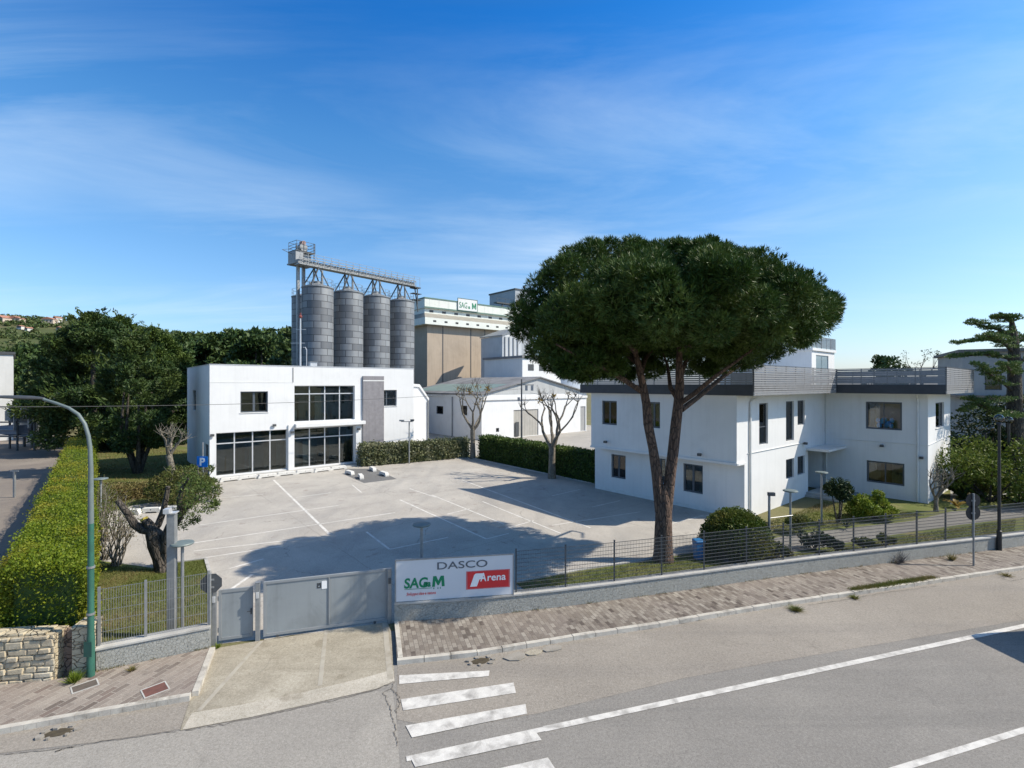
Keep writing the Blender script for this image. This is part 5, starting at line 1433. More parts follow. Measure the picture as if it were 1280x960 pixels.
for px, py, dy, r in ((805,318,.2,.7),(822,320,-.6,.7),(838,316,.6,.65),(790,322,-1.2,.6),(815,330,-2,.7),(815,325,2,.7),(850,312,-.8,.5),(885,308,.4,.45),(980,352,.4,.45),(700,338,0,.7),(718,324,.5,.65),(712,335,-1.5,.6),(738,316,-.5,.6),(690,350,.5,.6),(760,312,.8,.55),(745,318,1.8,.6),(790,310,-.6,.5),(930,325,.3,.55),(905,318,-.4,.5),(960,338,.5,.5),(1008,375,1,.85),(1028,384,.4,.6),(1036,378,1.2,.5),(1015,402,.6,.6),(1002,415,1.5,.55),(1030,398,1.6,.5),(985,380,0,.8),(990,356,.5,.75),(1040,388,.8,.32),(1000,425,1.2,.4),
                      (715,455,-1.2,.6),(738,448,-1.5,.5),(700,440,-.5,.65),(690,425,-1,.8),(724,466,-.6,.42),(706,462,-.9,.35),(668,403,0,.8),(655,412,.5,.55),(655,392,-.4,.6),(680,362,0,.8),(668,378,.8,.7),(930,432,-1.5,.7),(955,420,-1,.7),(905,438,-1,.5),(765,438,1,.5),(865,430,1,.6),
                      (710,462,1.5,.5),(735,466,-.5,.45),(752,462,.6,.4),(770,458,-1,.4),(745,455,2.5,.6),(720,448,3,.7),(690,440,2.5,.8),(900,456,2.6,.5),(940,448,2,.55),(962,440,.5,.5),(885,462,1.6,.36),(800,455,2,.6),(765,462,2.5,.5),(830,450,2.5,.65),(880,452,2,.6),(905,448,1.5,.5),(782,468,.6,.36),(815,462,1.6,.5),(925,452,1,.45),(860,455,3,.6),(675,440,.4,.55),(745,440,.5,.5),(690,455,.8,.4)):
    p = pq(px, py, dy); cl.append((tuple(p), (r, r, r*.75)))
np_mesh('crown', tufts(cl, 330, 8, .21, .026, .5, .6, .45), 4, PINE, pine)

# ---------------------------------------------------------------- pollarded trees by the car park hedge
def pollard(p, label, trunk_h, L, r, seed, leafy=0, depth=2, lean=(0,0), leafmat=None):
    random.seed(seed)
    t = thing('pollarded_tree', label, 'tree', (p.x, p.y, 0))
    m = MB(); path = [Vector((0,0,0)), Vector((lean[0]*.3,lean[1]*.3,trunk_h*.5)), Vector((lean[0],lean[1],trunk_h))]
    m.tube(path, [r*1.35, r, r*1.05], 10, wob=.07); m.build('trunk', GREYBARK, t, smooth=True)
    br = MB(); tips = []
    for k in range(4):
        a = 2*math.pi*k/4 + random.uniform(-.5,.5)
        branchy(br, path[-1] - Vector((0,0,.1)), (math.cos(a)*.75, math.sin(a)*.75, 1.0), L, r*.62, depth, tips, .72, .30, (2,2), .78, 1.5, 4, 6)
    tw_ = br
    for p_, d_ in tips:
        for j in range(7):
            q = p_ + Vector((random.gauss(0,.32),random.gauss(0,.32),random.uniform(.15,.85))); tw_.tube([p_, (p_+q)/2 + Vector((random.gauss(0,.04),random.gauss(0,.04),0)), q], [.022,.015,.006], 4)
    br.build('branches', GREYBARK, t, smooth=True)
    if leafy:
        cs = [(tuple(p_), (.35,.35,.3)) for p_, d_ in tips[:leafy]]
        np_mesh('last_leaves', crown(cs, 14, .22, .13, .2), 4, leafmat or DEADLEAF, t)
    return t
pollard(G(591,573), 'leafless pollarded tree at the back corner of the car park hedges', 2.7, 2.05, .22, 4, 9)
pollard(G(690,598), 'leafless pollarded tree in front of the dark hedge beside the office building', 2.3, 1.9, .24, 18, 3)
pollard(G(217,606), 'pale leafless pollarded tree near the parking sign on the left lawn', 2.1, 1.0, .20, 33, 0, 1, (-.35,0))
t_ = pollard(G(1170,640), 'bare pollarded shrub against the sunlit end wall of the office building', .8, .75, .10, 12, 0, 1)

# ---------------------------------------------------------------- hedges
def hedge(name, label, A, B, width, h, m, n, L, W, z0=.1, bump=.12, core=(.03,.055,.012), logd=False, side=1, shear=0):
    A, B = Vector(A), Vector(B); d = B-A; LEN = d.length; rz = math.atan2(d.y, d.x)
    t = thing(name, label, 'hedge', (A.x, A.y, 0), rz)
    nx = max(6, int(LEN/.5)); c = MB()
    i_ = .13
    prof = [(i_, 0), (i_, h-i_), (width-i_, h-i_), (width-i_, 0)]
    vs = []
    for k in range(nx+1):
        x = i_ + (LEN-2*i_)*k/nx
        for y, z in prof: vs.append((x + shear*y, y*side + random.uniform(-.05,.05), z + (random.uniform(-.07,.05) if z > 0 else 0)))
    fs = []
    for k in range(nx):
        for j in range(3): a = k*4+j; fs.append((a, a+1, a+5, a+4))
    fs += [(0,3,2,1), (nx*4, nx*4+1, nx*4+2, nx*4+3)]
    c.add(vs, fs); c.build('twiggy_core', mat(name+' core', core, tuple(q*1.6 for q in core), 6, .9), t)
    if logd: x = (np.exp(rng.uniform(0, 1, n)*math.log(1+LEN/4))-1)*4
    else: x = rng.uniform(0, LEN, n)
    per = h*2 + width; s = rng.uniform(0, per, n); y = np.zeros(n); z = np.zeros(n); nrm = np.zeros((n,3))
    f = s < h; b = (s >= h) & (s < 2*h); tp = s >= 2*h
    y[f] = 0; z[f] = s[f]; nrm[f] = (0,-side,.3); y[b] = width; z[b] = s[b]-h; nrm[b] = (0,side,.3); y[tp] = s[tp]-2*h; z[tp] = h; nrm[tp] = (0,0,1)
    ne = int(n*.5*width*h/(per*min(LEN, 12)))                      # the two ends
    xe = np.where(rng.uniform(size=ne) < .6, 0, LEN); x = np.concatenate([x, xe]); y = np.concatenate([y, rng.uniform(0,width,ne)]); z = np.concatenate([z, rng.uniform(0,h,ne)])
    nrm = np.concatenate([nrm, np.stack([np.where(xe == 0, -1, 1), np.zeros(ne), np.full(ne,.3)], 1)])
    if shear: nrm[-ne:] = np.stack([np.where(xe == 0, -.77, .77), np.where(xe == 0, .64, -.64)*-side*-1, np.full(ne,.3)], 1)
    ph = np.sin(x*1.9)*.5 + np.sin(x*.7+y*2)*.5
    P = np.stack([x + shear*y, y*side, np.maximum(z, z0)], 1)
    P = P + nrm*((ph*bump*.5)[:,None] + rng.normal(0, bump*.45, len(P))[:,None]) + rng.normal(0,.03,P.shape)
    np_mesh('foliage', leaves(P, nrm*.5 + np.array([0,0,.35]), L, W, .8), 4, m, t)
    return t
random.seed(5); rng = np.random.default_rng(5)
HA = at(9, 785, 12.25); HA.z = 0
HB = HA + V*38.5
hedge('trimmed_hedge', 'long bright yellow green trimmed hedge behind the rubble stone wall', HA, HB, 1.5, 2.36, HEDGE, 120000, .072, .046, .95, .20, (.035,.06,.012), True, -1, -.839)
hedge('car_park_hedge', 'sparse pale mottled hedge along the back edge of the car park', G(453,584)+V*.15, G(588,572.5)+V*.15, 1.1, 1.72, HEDGELT, 9000, .20, .13, .1, .22, (.05,.06,.025), False, 1)
hedge('car_park_hedge', 'dense dark green hedge along the right side of the car park', G(752,608)-V*.3+U*.12, G(596,573)+U*.12, 1.2, 2.12, HEDGEDK, 15000, .17, .11, .1, .14, (.02,.035,.01), False, -1)
hedge('low_hedge', 'low brown dry hedge strip along the kerb of the left lawn', G(138,630)+V*.05, G(236,614)+V*.05, .8, .75, DRYGRASS, 5000, .16, .06, .05, .2, (.07,.05,.03), False, 1)
hedge('low_hedge', 'dark overgrown hedge in the shade behind the left lawn', G(110,566), G(232,556), 1.4, 1.5, DARKLEAF, 4000, .3, .18, .1, .3, (.012,.02,.01), False, 1)

# ---------------------------------------------------------------- bushes and shrubs
def bush(name, label, p, cl_, n, L, W, m, cat='shrub', stems=5, sh=.5, jitter=.8, inner=.5, group=None, sr=.03):
    t = thing(name, label, cat, (p.x, p.y, p.z if len(p) > 2 else 0), 0, group)
    s_ = MB()
    for k in range(stems):
        a = 2*math.pi*k/stems; c, r = cl_[k % len(cl_)]
        s_.tube([(.05*math.cos(a),.05*math.sin(a),0), (c[0]*.5+.06*math.cos(a), c[1]*.5+.06*math.sin(a), c[2]*.55), (c[0],c[1],c[2])], [sr,sr*.7,sr*.3], 5)
    s_.build('stems', DARKBARK, t)
    np_mesh('foliage', crown(cl_, n, L, W, inner, jitter, .3), 4, m, t)
    return t
def blob(rad, h, n, cr, seed, z0=.3):
    rs = random.Random(seed); o = []
    for i in range(n):
        a = rs.uniform(0, 6.283); q = rad*math.sqrt(rs.random())*.85; z = z0 + (h-z0)*rs.random()*math.sqrt(max(.05,1-(q/rad)**2)); c = rs.uniform(*cr)
        o.append(((q*math.cos(a), q*math.sin(a), max(z, cr[0]*.7)), (c, c, c*.85)))
    return o
pb_ = G(920, 694)
bush('clipped_bush', 'large rounded green bush behind the wire fence beside the office building', pb_, [((1.0*math.cos(i*2.4)*math.sqrt(1-(.05+.95*i/60)**2)*1.12, 1.0*math.sin(i*2.4)*math.sqrt(1-(.05+.95*i/60)**2)*1.1, .28+1.36*(.02+.98*i/60)), (.42,.42,.34)) for i in range(60)] + [((.85,-.5,.5),(.5,.5,.4)),((1.05,-.4,.35),(.4,.4,.3)),((0,0,.8),(.9,.9,.7))], 620, .10, .045, BUSH, 'bush', 6)
pl_ = G(1092, 650)
bush('flowering_shrub', 'lime green spreading shrub in the garden under the lower wing window', pl_, blob(1.15, 1.35, 22, (.25,.42), 8), 260, .17, .07, LIME, 'shrub', 8)
pp_ = G(1048, 655)
bush('small_tree', 'small dark leaved tree beside the entrance recess', pp_, [((0,0,1.9),(.55,.55,.42)),((.35,.1,1.7),(.4,.4,.3)),((-.35,0,1.75),(.4,.4,.3)),((.1,-.2,1.45),(.4,.4,.25))], 300, .26, .07, DARKLEAF, 'tree', 4, sr=.05)
for px, py, s_, lab, m in ((1018,688,.55,'dark low bush behind the wire fence below the flat topped lamp',DARKLEAF),(1044,692,.38,'small dark bush beside the low dark bush behind the fence',DARKLEAF),(1002,668,.6,'green low shrub on the grass between the two garden lamps',SHRUB),
                          (975,700,.42,'small yellow green shrub at the right foot of the rounded bush',SHRUB),(1080,690,.4,'low green plant by the garden path behind the fence',SHRUB),(1108,684,.32,'tiny green plant right of the low plant by the garden path',SHRUB)):
    p = G(px, py); bush('garden_shrub', lab, p, blob(s_, s_*1.5, 9, (s_*.3,s_*.5), px), 160, .12, .055, m, 'shrub', 4)
pa = G(700, 1)if False else None
for px, py, rad, h, lab, m, L in ((1238,628,2.6,4.6,'yellow green bushy tree beside the black lamp post',LIME2,.20),(1274,630,2.4,3.9,'yellow green bush at the right edge behind the black lamp post',LIME2,.20),
                             (1206,606,2.4,3.6,'dark green bush growing beyond the sunlit end wall',DARKLEAF,.26),(1232,600,3.0,5.2,'dark tall bush behind the globe lamps',DARKLEAF,.28),(1262,602,3.2,5.6,'dark overgrown bush below the cedar trunk',CYPRESS,.28),
                             (1203,622,1.1,1.7,'green leafy plant just right of the end wall',SHRUB,.30)):
    p = G(px, py); bush('garden_bush', lab, p, blob(rad, h, 26 if rad > 2 else 12, (rad*.25,rad*.38), px+1, .4), 200, L, L*.42, m, 'bush', 7, sr=.06)
# large strap leaved plant and dry heap by the end wall
def strap_plant(name, label, p, n, L, W, m, seed, droop=.5, cat='plant'):
    rs = random.Random(seed); t = thing(name, label, cat, (p.x,p.y,0))
    for k in range(n):
        a = 2*math.pi*k/n + rs.uniform(-.3,.3); e = rs.uniform(.5,1.25); l = L*rs.uniform(.7,1.1); d = Vector((math.cos(a),math.sin(a),0)); s = Vector((-d.y,d.x,0))
        pts = [d*(l*math.cos(e)*u) + Vector((0,0,.1 + l*math.sin(e)*u - droop*l*u*u*.6)) for u in (0,.25,.5,.75,1)]
        wd = [W*.4,W*.9,W,W*.7,.01]; mb = MB()
        vs = []
        for q, w_ in zip(pts, wd): vs += [q - s*w_/2 + Vector((0,0,.03*w_)), q + Vector((0,0,-.02)), q + s*w_/2 + Vector((0,0,.03*w_))]
        mb.add(vs, [f for i in range(4) for f in ((i*3,i*3+1,i*3+4,i*3+3),(i*3+1,i*3+2,i*3+5,i*3+4))]); mb.build('leaf', m, t, smooth=True)
    return t
strap_plant('strap_leaf_plant', 'broad strap leaved green plant on the grass beyond the end wall', G(1204,626), 11, 1.5, .22, DARKLEAF, 2)
strap_plant('strap_leaf_plant', 'dry yellow strap leaved plant at the foot of the end wall', G(1196,636), 12, 1.0, .2, DEADLEAF, 3, .8)
strap_plant('strap_leaf_plant', 'yellowish strap leaved plant under the yellow green bushes', G(1222,622), 10, 1.1, .16, LIME, 4, .6)
strap_plant('agave', 'small spiky plant at the entrance path', G(1058,662), 14, .6, .07, DARKLEAF, 6, .2)

# ---------------------------------------------------------------- old olive and twiggy shrubs, left lawn
random.seed(40); rng = np.random.default_rng(40)
OB = G(206, 713)
ol = thing('olive_tree', 'gnarled old olive tree with a leaning dark trunk, sawn limbs and one leafy side', 'tree', tuple(OB))
def oq(px, py, dy=0): return at(px, py, OB.y+dy) - OB
tr = MB()
tr.tube([oq(207,716),oq(205,706),oq(200,694),oq(196,680),oq(193,668),oq(188,660)], [.42,.32,.28,.30,.28,.20], 12, wob=.12)
tr.tube([oq(207,708),oq(208,690),oq(209,672),oq(214,658),oq(224,645)], [.22,.22,.22,.20,.15], 10, wob=.1)
tr.build('trunk', OLIVEBARK, ol, smooth=True)
for a, r in (([(190,664,0),(178,662,0),(168,656,-.1),(160,642,-.1),(152,632,-.1),(147,626,-.1)],(.17,.16,.14,.12,.10,.09)),([(191,662,0),(186,655,0),(181,650,0)],(.17,.15,.14)),([(190,665,.1),(198,655,.2),(204,640,.2),(208,622,.2),(210,608,.2)],(.14,.13,.11,.09,.08)),
             ([(222,647,0),(233,635,.1),(243,625,.3),(256,618,.4)],(.13,.11,.08,.04)),([(226,642,0),(224,625,-.2),(228,610,-.3),(236,598,-.4)],(.12,.09,.06,.03))):
    MB().tube([oq(*q) for q in a], list(r), 9, wob=.1).build('limb', OLIVEBARK, ol, smooth=True)
MB().tube([oq(181,650), oq(179.5,647.5)], [.135,.13], 10).build('sawn_end', mat('fresh yellow saw cut', (.55,.42,.06), (.48,.36,.08), 8), ol)
cs = [(tuple(oq(x,y,d)), (r,r,r*.8)) for x,y,d,r in ((254,630,0,.42),(264,634,.2,.30),(246,618,.3,.45),(240,640,.1,.40),(262,612,.4,.33),(250,604,.2,.35),(236,625,-.2,.42),(228,655,.2,.33),(232,608,-.3,.36),(270,628,.3,.18),(238,595,-.2,.3),(226,640,0,.35),(244,650,.2,.22))]
np_mesh('crown', crown(cs, 150, .13, .036, .1, .8), 4, OLIVE, ol)
def twiggy(p, label, h, n, seed, m=None, leafn=120, spread=.35, name='twiggy_shrub', L=.1):
    random.seed(seed); t = thing(name, label, 'shrub', (p.x,p.y,0), 0)
    s_ = MB(); tips = []
    for k in range(n):
        a = random.uniform(0,6.283); d = (math.cos(a)*spread*random.random()*1.4, math.sin(a)*spread*random.random()*1.4, 1)
        branchy(s_, (random.gauss(0,.12),random.gauss(0,.12),0), d, h*random.uniform(.4,.62), .03, 1, tips, .35, .3, (2,3), .8, 0, 3, 4)
    s_.build('stems', GREYBARK, t)
    if leafn:
        np_mesh('foliage', crown([((q.x,q.y,q.z*.8),(.22,.22,.4)) for q, d in tips], max(3,leafn//max(1,len(tips))*4), L, L*.4, .1), 4, m or SHRUB, t)
    return t
for (px, py, h, n), lab in zip(((147,708,1.9,16),(128,700,2.3,14),(135,676,2.2,14),(120,664,2.3,12),(126,646,2.0,12),(114,640,2.2,10)),
        ('twiggy bare shrub nearest the leaning olive trunk','tall twiggy shrub between the bright hedge and the olive','twiggy shrub in the middle of the row beside the bright hedge','twiggy shrub against the bright hedge behind the flat lamp','twiggy shrub at the back of the row beside the flat lamp','farthest twiggy shrub of the row along the bright hedge')):
    twiggy(G(px,py), lab, h, n, px, SHRUB if px != 147 else DRYGRASS, 150 if px != 147 else 30)
for px, py, rad, h, lab, m in ((234,630,1.8,1.9,'untidy green brown shrub behind the olive, below the parking sign',SHRUB),(216,628,1.5,2.0,'untidy twiggy shrub left of the parking sign bush',SHRUB),(248,609,1.0,1.6,'green shrub beside the corner of the white shop building',OLIVE)):
    p = G(px,py); bush('wild_shrub', lab, p, blob(rad,h,22,(rad*.2,rad*.34),px), 190, .16, .06, m, 'shrub', 8, sr=.05)
    twiggy(p + Vector((.3,.2,0)), lab.replace('untidy','bare twigs inside the untidy').replace('green shrub beside','bare twigs of the green shrub beside'), h*1.1, 9, px+3, None, 0)

# ---------------------------------------------------------------- big conifers on the left
random.seed(60); rng = np.random.default_rng(60)
def conifer(p, label, h, r, z0, m, seed, n=60, leaf=(.55,.16), per=330, trunk=.35, shape=1, cr=(1.0,1.5), multi=0, spikes=0):
    t = thing('conifer', label, 'tree', (p.x,p.y,0))
    tb = MB()
    if multi:
        for k in range(multi):
            a = 2*math.pi*k/multi+.4; tb.tube([(.1*math.cos(a),.1*math.sin(a),0),(.5*math.cos(a),.5*math.sin(a),z0*.7),(1.1*math.cos(a),1.1*math.sin(a),z0+1.2),(.9*math.cos(a),.9*math.sin(a),h*.6)], [trunk*.6,trunk*.45,trunk*.35,.06], 8, wob=.06)
    else: tb.tube([(0,0,0),(.05,0,h*.4),(0,.05,h*.92)], [trunk,trunk*.7,.05], 10, wob=.05)
    tb.build('trunk', DARKBARK, t, smooth=True)
    cl_ = cone_clumps(h, z0, r, n, shape, seed, cr)
    P = crown(cl_, per, leaf[0], leaf[1], .4, .6, .25)
    if spikes:
        rs = np.random.default_rng(seed); sp_ = []
        for k in range(spikes):
            a = rs.uniform(0,6.283); u = rs.uniform(.3,1.0); z = z0+(h-z0)*u; q = r*(1-u)**.7*.9
            c = np.array([q*math.cos(a), q*math.sin(a), z]); d = np.array([math.cos(a)*.8, math.sin(a)*.8, .9]); d /= np.linalg.norm(d)
            pts = c + d*np.linspace(0,1.5,16)[:,None] + rs.normal(0,.10,(16,3)); sp_.append(leaves(pts, np.repeat(d[None],16,0), .5, .14, .4))
        P = np.concatenate([P]+sp_)
    np_mesh('crown', P, 4, m, t)
    return t
conifer(G(116,565), 'tall dark ragged conifer behind the bright hedge, leftmost of the big ones', 13.9, 5.3, .8, CYPRESS, 1, 90, (.42,.12), 620, .4, 0, (1.2,1.9), 0, 110)
conifer(G(172,592), 'dark conifer standing on the left lawn, forking low into several stems', 10.6, 2.9, 1.9, CYPRESS, 2, 60, (.30,.085), 520, .34, 0, (.7,1.1), 5, 30)
conifer(G(190,552), 'mid green conifer behind the lawn between the dark conifers and the shop building', 13.6, 4.9, 1.0, CONIFER, 3, 70, (.42,.12), 600, .35, 0, (1.1,1.7), 0, 50)
conifer(G(150,549), 'mid green conifer crown peeping over the dark conifers', 15.4, 4.2, 3.0, CONIFER, 4, 60, (.42,.12), 560, .35, 1, (1.0,1.5), 0, 60)
conifer(G(215,553), 'smaller dark conifer beside the left wall of the shop building', 9.8, 3.4, .8, CYPRESS, 5, 46, (.38,.12), 480, .3, 0, (.9,1.4))

# ---------------------------------------------------------------- woods behind
random.seed(70); rng = np.random.default_rng(70)
def proto_tree(h, r, z0, m, seed, n=26, per=110, leaf=(1.0,.5), flat_=.8):
    rs = random.Random(seed); cl_ = []
    for i in range(n):
        a = rs.uniform(0,6.283); u = rs.random(); q = r*math.sqrt(rs.random())*math.sin(math.pi*(.18+.75*u))**.5; c = rs.uniform(.28,.42)*r
        cl_.append(((q*math.cos(a), q*math.sin(a), z0+(h-z0-c*.7)*u), (c,c,c*flat_)))
    t = bpy.data.objects.new('woodland_tree', None); col.objects.link(t)
    MB().tube([(0,0,0),(.1,0,h*.5),(0,0,h*.85)], [.35,.25,.06], 7).build('trunk', DARKBARK, t)
    np_mesh('crown', crown(cl_, per, leaf[0], leaf[1], .45, .8, .3), 4, m, t)
    return t
protos = [(proto_tree(16, 4.6, 3.0, WOOD1, 1), 'dark rounded tree in the wood beyond the left garden'), (proto_tree(15, 4.2, 2.5, WOOD2, 2), 'paler green tree in the wood beyond the left garden'), (proto_tree(18, 3.9, 4.0, WOOD1, 3, 30), 'taller narrow dark tree in the wood beyond the left garden')]
spots = []
for i in range(46):
    px = 30 + 348*((i*0.618034) % 1); Y = random.uniform(84, 140)
    spots.append((px, Y))
spots.sort(key=lambda s: -s[1]); used = [0,0,0]
for i, (px, Y) in enumerate(spots):
    k = random.choice((0,0,1,2)); o, lab = protos[k]
    if used[k]: o = copy_tree(o)
    used[k] += 1
    ytop = 412 + random.uniform(-6, 14) if px > 150 else 425 + random.uniform(0, 25)
    s = (H + (CY-ytop)*Y/F)/(16,15,18)[k]
    o.location = ((px-CX)/F*Y, Y, 0); o.rotation_euler = (0,0,random.uniform(0,6)); o.scale = (max(.75,s*.95),max(.75,s*.95),s)
    tag(o, lab, 'tree', 'trees of the wood behind the factory')
for k in range(3):
    if not used[k]: bpy.data.objects.remove(protos[k][0])
# far wooded slope: one mass
cl_ = []
for i in range(5200):
    x = rng.uniform(-1000, -110); y = rng.uniform(225, 600); z = hillz(x, y)
    if z < -.4 and y > 300: continue
    if math.sin(x*.03+1)*math.cos(y*.025) > .62: continue
    if rng.uniform() < .25*(math.sin(x*.011)+1): continue
    c = rng.uniform(2.2, 4.6)
    cl_.append(((x, y, z + c*.55), (c, c, c*.85)))
np_mesh('hillside_wood', crown(cl_, 46, 2.4, 1.3, .6, .8, .3), 4, WOOD2, None)
bpy.data.objects['hillside_wood']['kind'] = 'stuff'
# trees far right
for px, ytop, Y, r, lab, m in ((1110,443,80,3.6,'dark round tree crown showing over the roof terrace of the wing',WOOD1),):
    p = at(px, 480, Y); t = proto_tree(H+(CY-ytop)*Y/F, r, 3, m, 9, 30, 160, (.6,.3)); t.location = (p.x, Y, 0); tag(t, lab, 'tree')
p = at(1153, 480, 78); random.seed(77)
t = thing('bare_tree', 'thin leafless tree showing over the roof terrace, right of the dark crown', 'tree', (p.x, 78, 0))
m = MB(); tips = []; m.tube([(0,0,0),(0,0,8.5)], [.25,.16], 8)
for k in range(5): branchy(m, (0,0,8.0), (math.cos(k*1.26)*.9, math.sin(k*1.26)*.9, .8), 2.4, .10, 2, tips, .55, .15, (2,3), .7, 0, 3, 5)
m.build('trunk', GREYBARK, t); np_mesh('crown', crown([(tuple(q), (.4,.4,.35)) for q, d in tips], 8, .3, .12, .2), 4, WOOD1, t)

# ---------------------------------------------------------------- cedar at the right edge
random.seed(80); rng = np.random.default_rng(80)
CB = at(1268, 480, 34); CB.z = 0
ce = thing('cedar_tree', 'tall blue green cedar with flat spreading tiers of branches at the right edge', 'tree', tuple(CB))
def cq(px, py, dy=0): return at(px, py, CB.y+dy) - CB
MB().tube([(0,0,0), cq(1269,560), cq(1268,500), cq(1268,450), cq(1266,415), cq(1264,395)], [.55,.47,.42,.34,.22,.08], 12, wob=.05).build('trunk', DARKBARK, ce, smooth=True)
pads = []
BRS = [((1265,420),(1240,410),(1215,403),0),((1266,430),(1235,424),(1198,429),-.8),((1267,450),(1232,443),(1190,446),.4),((1266,440),(1250,426),(1232,419),-1.5),((1266,432),(1290,420),(1320,415),0),
       ((1266,405),(1258,398),(1248,395),-.3),((1267,455),(1300,445),(1330,440),.6),((1268,490),(1240,470),(1222,455),-1),((1268,500),(1235,500),(1205,515),-.8),((1268,520),(1236,512),(1212,498),.8),((1268,505),(1300,495),(1330,500),-.5),
       ((1266,470),(1262,462),(1258,455),-3.2),((1267,515),(1262,520),(1250,522),-3),((1266,425),(1262,420),(1255,418),2.5)]
for a, b, c, dy in BRS:
    pa_, pb2, pc_ = cq(*a), cq(*b, dy*.6), cq(*c, dy)
    MB().tube([pa_, pa_.lerp(pb2,.5)+Vector((0,0,.1)), pb2, pb2.lerp(pc_,.5), pc_], [.13,.11,.08,.05,.02], 7, wob=.05).build('limb', DARKBARK, ce, smooth=True)
    for u in np.linspace(.25, 1.0, 6):
        q = pa_.lerp(pb2, u*2) if u < .5 else pb2.lerp(pc_, u*2-1)
        for s_ in (-1, 0, 1):
            w_ = (1.1-u*.55)*random.uniform(.5,.9)
            pads.append(((q.x+random.gauss(0,.15), q.y+s_*w_*.8, q.z+.08+random.gauss(0,.05)), (w_*.62, w_*.7, .13)))
np_mesh('foliage', crown(pads, 100, .17, .05, .1, .6, .6), 4, CEDAR, ce)


# ---------------------------------------------------------------- lamps, signs, street things
def street_pole(): pass
gp = G(113.5, 851)
gl_ = thing('street_lamp', 'tall green street lamp with a curved arm reaching left over the stone wall', 'street lamp', (gp.x, gp.y, .11))
def gq(px, py): q = at(px, py, gp.y) - gp; return Vector((q.x, 0, q.z - .11))
MB().tube([(0,0,0),(0,0,.9),(0,0,1.0),(0,0,3.6)], [.080,.080,.068,.061], 14).build('lower_pole', LAMPGREEN, gl_, smooth=True)
MB().tube([(0,0,3.602),(0,0,4.9),gq(112.6,560),gq(110.5,545),gq(106,530),gq(98,518),gq(86,510),gq(70,504),gq(54,499)], [.060,.050,.045,.042,.040,.038,.036,.034,.032], 12).build('arm', LAMPGREY, gl_, smooth=True)
a_, b_ = gq(55,498.5), gq(-14,496)
hd_ = MB()
n = 9
prof = [(.04,.035),(.08,.05),(.11,.06),(.12,.06),(.12,.06),(.115,.055),(.10,.05),(.08,.04),(.04,.02)]
vs = []; fs = []
for i,(w_,h_) in enumerate(prof):
    q = a_.lerp(b_, i/(n-1))
    for k in range(10):
        an_ = 2*math.pi*k/10; vs.append((q.x, q.y + w_*math.cos(an_), q.z + (h_ if math.sin(an_) > 0 else h_*.5)*math.sin(an_)))
for i in range(n-1):
    for k in range(10): fs.append((i*10+k, i*10+(k+1)%10, (i+1)*10+(k+1)%10, (i+1)*10+k))
fs += [tuple(reversed(range(10))), tuple((n-1)*10+k for k in range(10))]
hd_.add(vs, fs); hd_.build('luminaire', DARK, gl_, smooth=True)
MB().box(-.095,.095,-.09,-.082,.5,.85).build('service_hatch', LAMPGREEN, gl_)
for z in (1.45, 2.55): MB().lathe([(.078,z),(.084,z),(.084,z+.05),(.078,z+.05)], 14).build('clamp_band', GALV, gl_)
# grey box profile column
p = G(215, 797.5)
gc = thing('camera_column', 'square grey galvanised column rising behind the left mesh fence', 'column', (p.x,p.y,.02), .25)
MB().box(-.10,.10,-.10,.10,0,3.42).build('shaft', GALV, gc, bevel=.01)
MB().box(-.13,.13,-.13,.13,3.422,3.45).build('cap', ALU, gc)
MB().box(-.02,.02,-.25,-.02,3.452,3.50).box(-.07,.07,-.40,-.20,3.50,3.62).build('camera_bracket', ALU, gc)
MB().box(-.16,.16,-.16,.16,0,.02).build('base_plate', GALV, gc)
# low garden lamps
def yard_lamp(px, hy, lab, h=2.6, rz=0):
    Y = (H-h)*F/(hy-CY); p = Vector(((px-CX)/F*Y, Y, 0))
    t = thing('garden_lamp', lab, 'lamp', tuple(p), rz, 'flat topped lamps around the car park')
    MB().tube([(0,0,0),(0,0,h-.06)], [.045,.04], 10).build('pole', GALV, t, smooth=True)
    MB().box(-.08,.08,-.08,.08,0,.02).build('base_plate', GALV, t)
    hd = MB().lathe([(.05,h-.10),(.09,h-.05),(.27,h-.045),(.29,h-.02),(.27,h+.01),(.06,h+.03),(0,h+.035)], 20); hd.build('lamp_head', LAMPGREY, t, smooth=True)
    MB().lathe([(.0,h-.058),(.2,h-.056),(.2,h-.048)], 16).build('diffuser', LAMPGLASS, t)
    return t
yard_lamp(126, 598, 'flat topped lamp among the twiggy shrubs beside the bright hedge')
yard_lamp(228, 678.5, 'flat topped lamp on the left lawn right of the grey column')
yard_lamp(527, 655, 'dark flat topped lamp in the pine shadow behind the sign board')
yard_lamp(988, 613, 'flat topped lamp nearest the wire fence right of the rounded bush')
yard_lamp(1027, 590, 'flat topped lamp before the entrance recess')
Yc = (H-2.55)*F/(617-CY); p = Vector(((961.5-CX)/F*Yc, Yc, 0))
t = thing('camera_post', 'thin post with a small camera beside the rounded bush', 'post', tuple(p))
MB().tube([(0,0,0),(0,0,2.5)], .05, 8).build('pole', GALV, t, smooth=True); MB().box(-.05,.22,-.07,.07,2.46,2.60).build('camera', DARK, t, bevel=.01)
MB().tube([(0,0,1.55),(1.1,.25,1.6)], .02, 6).build('cable_arm', GALV, t)
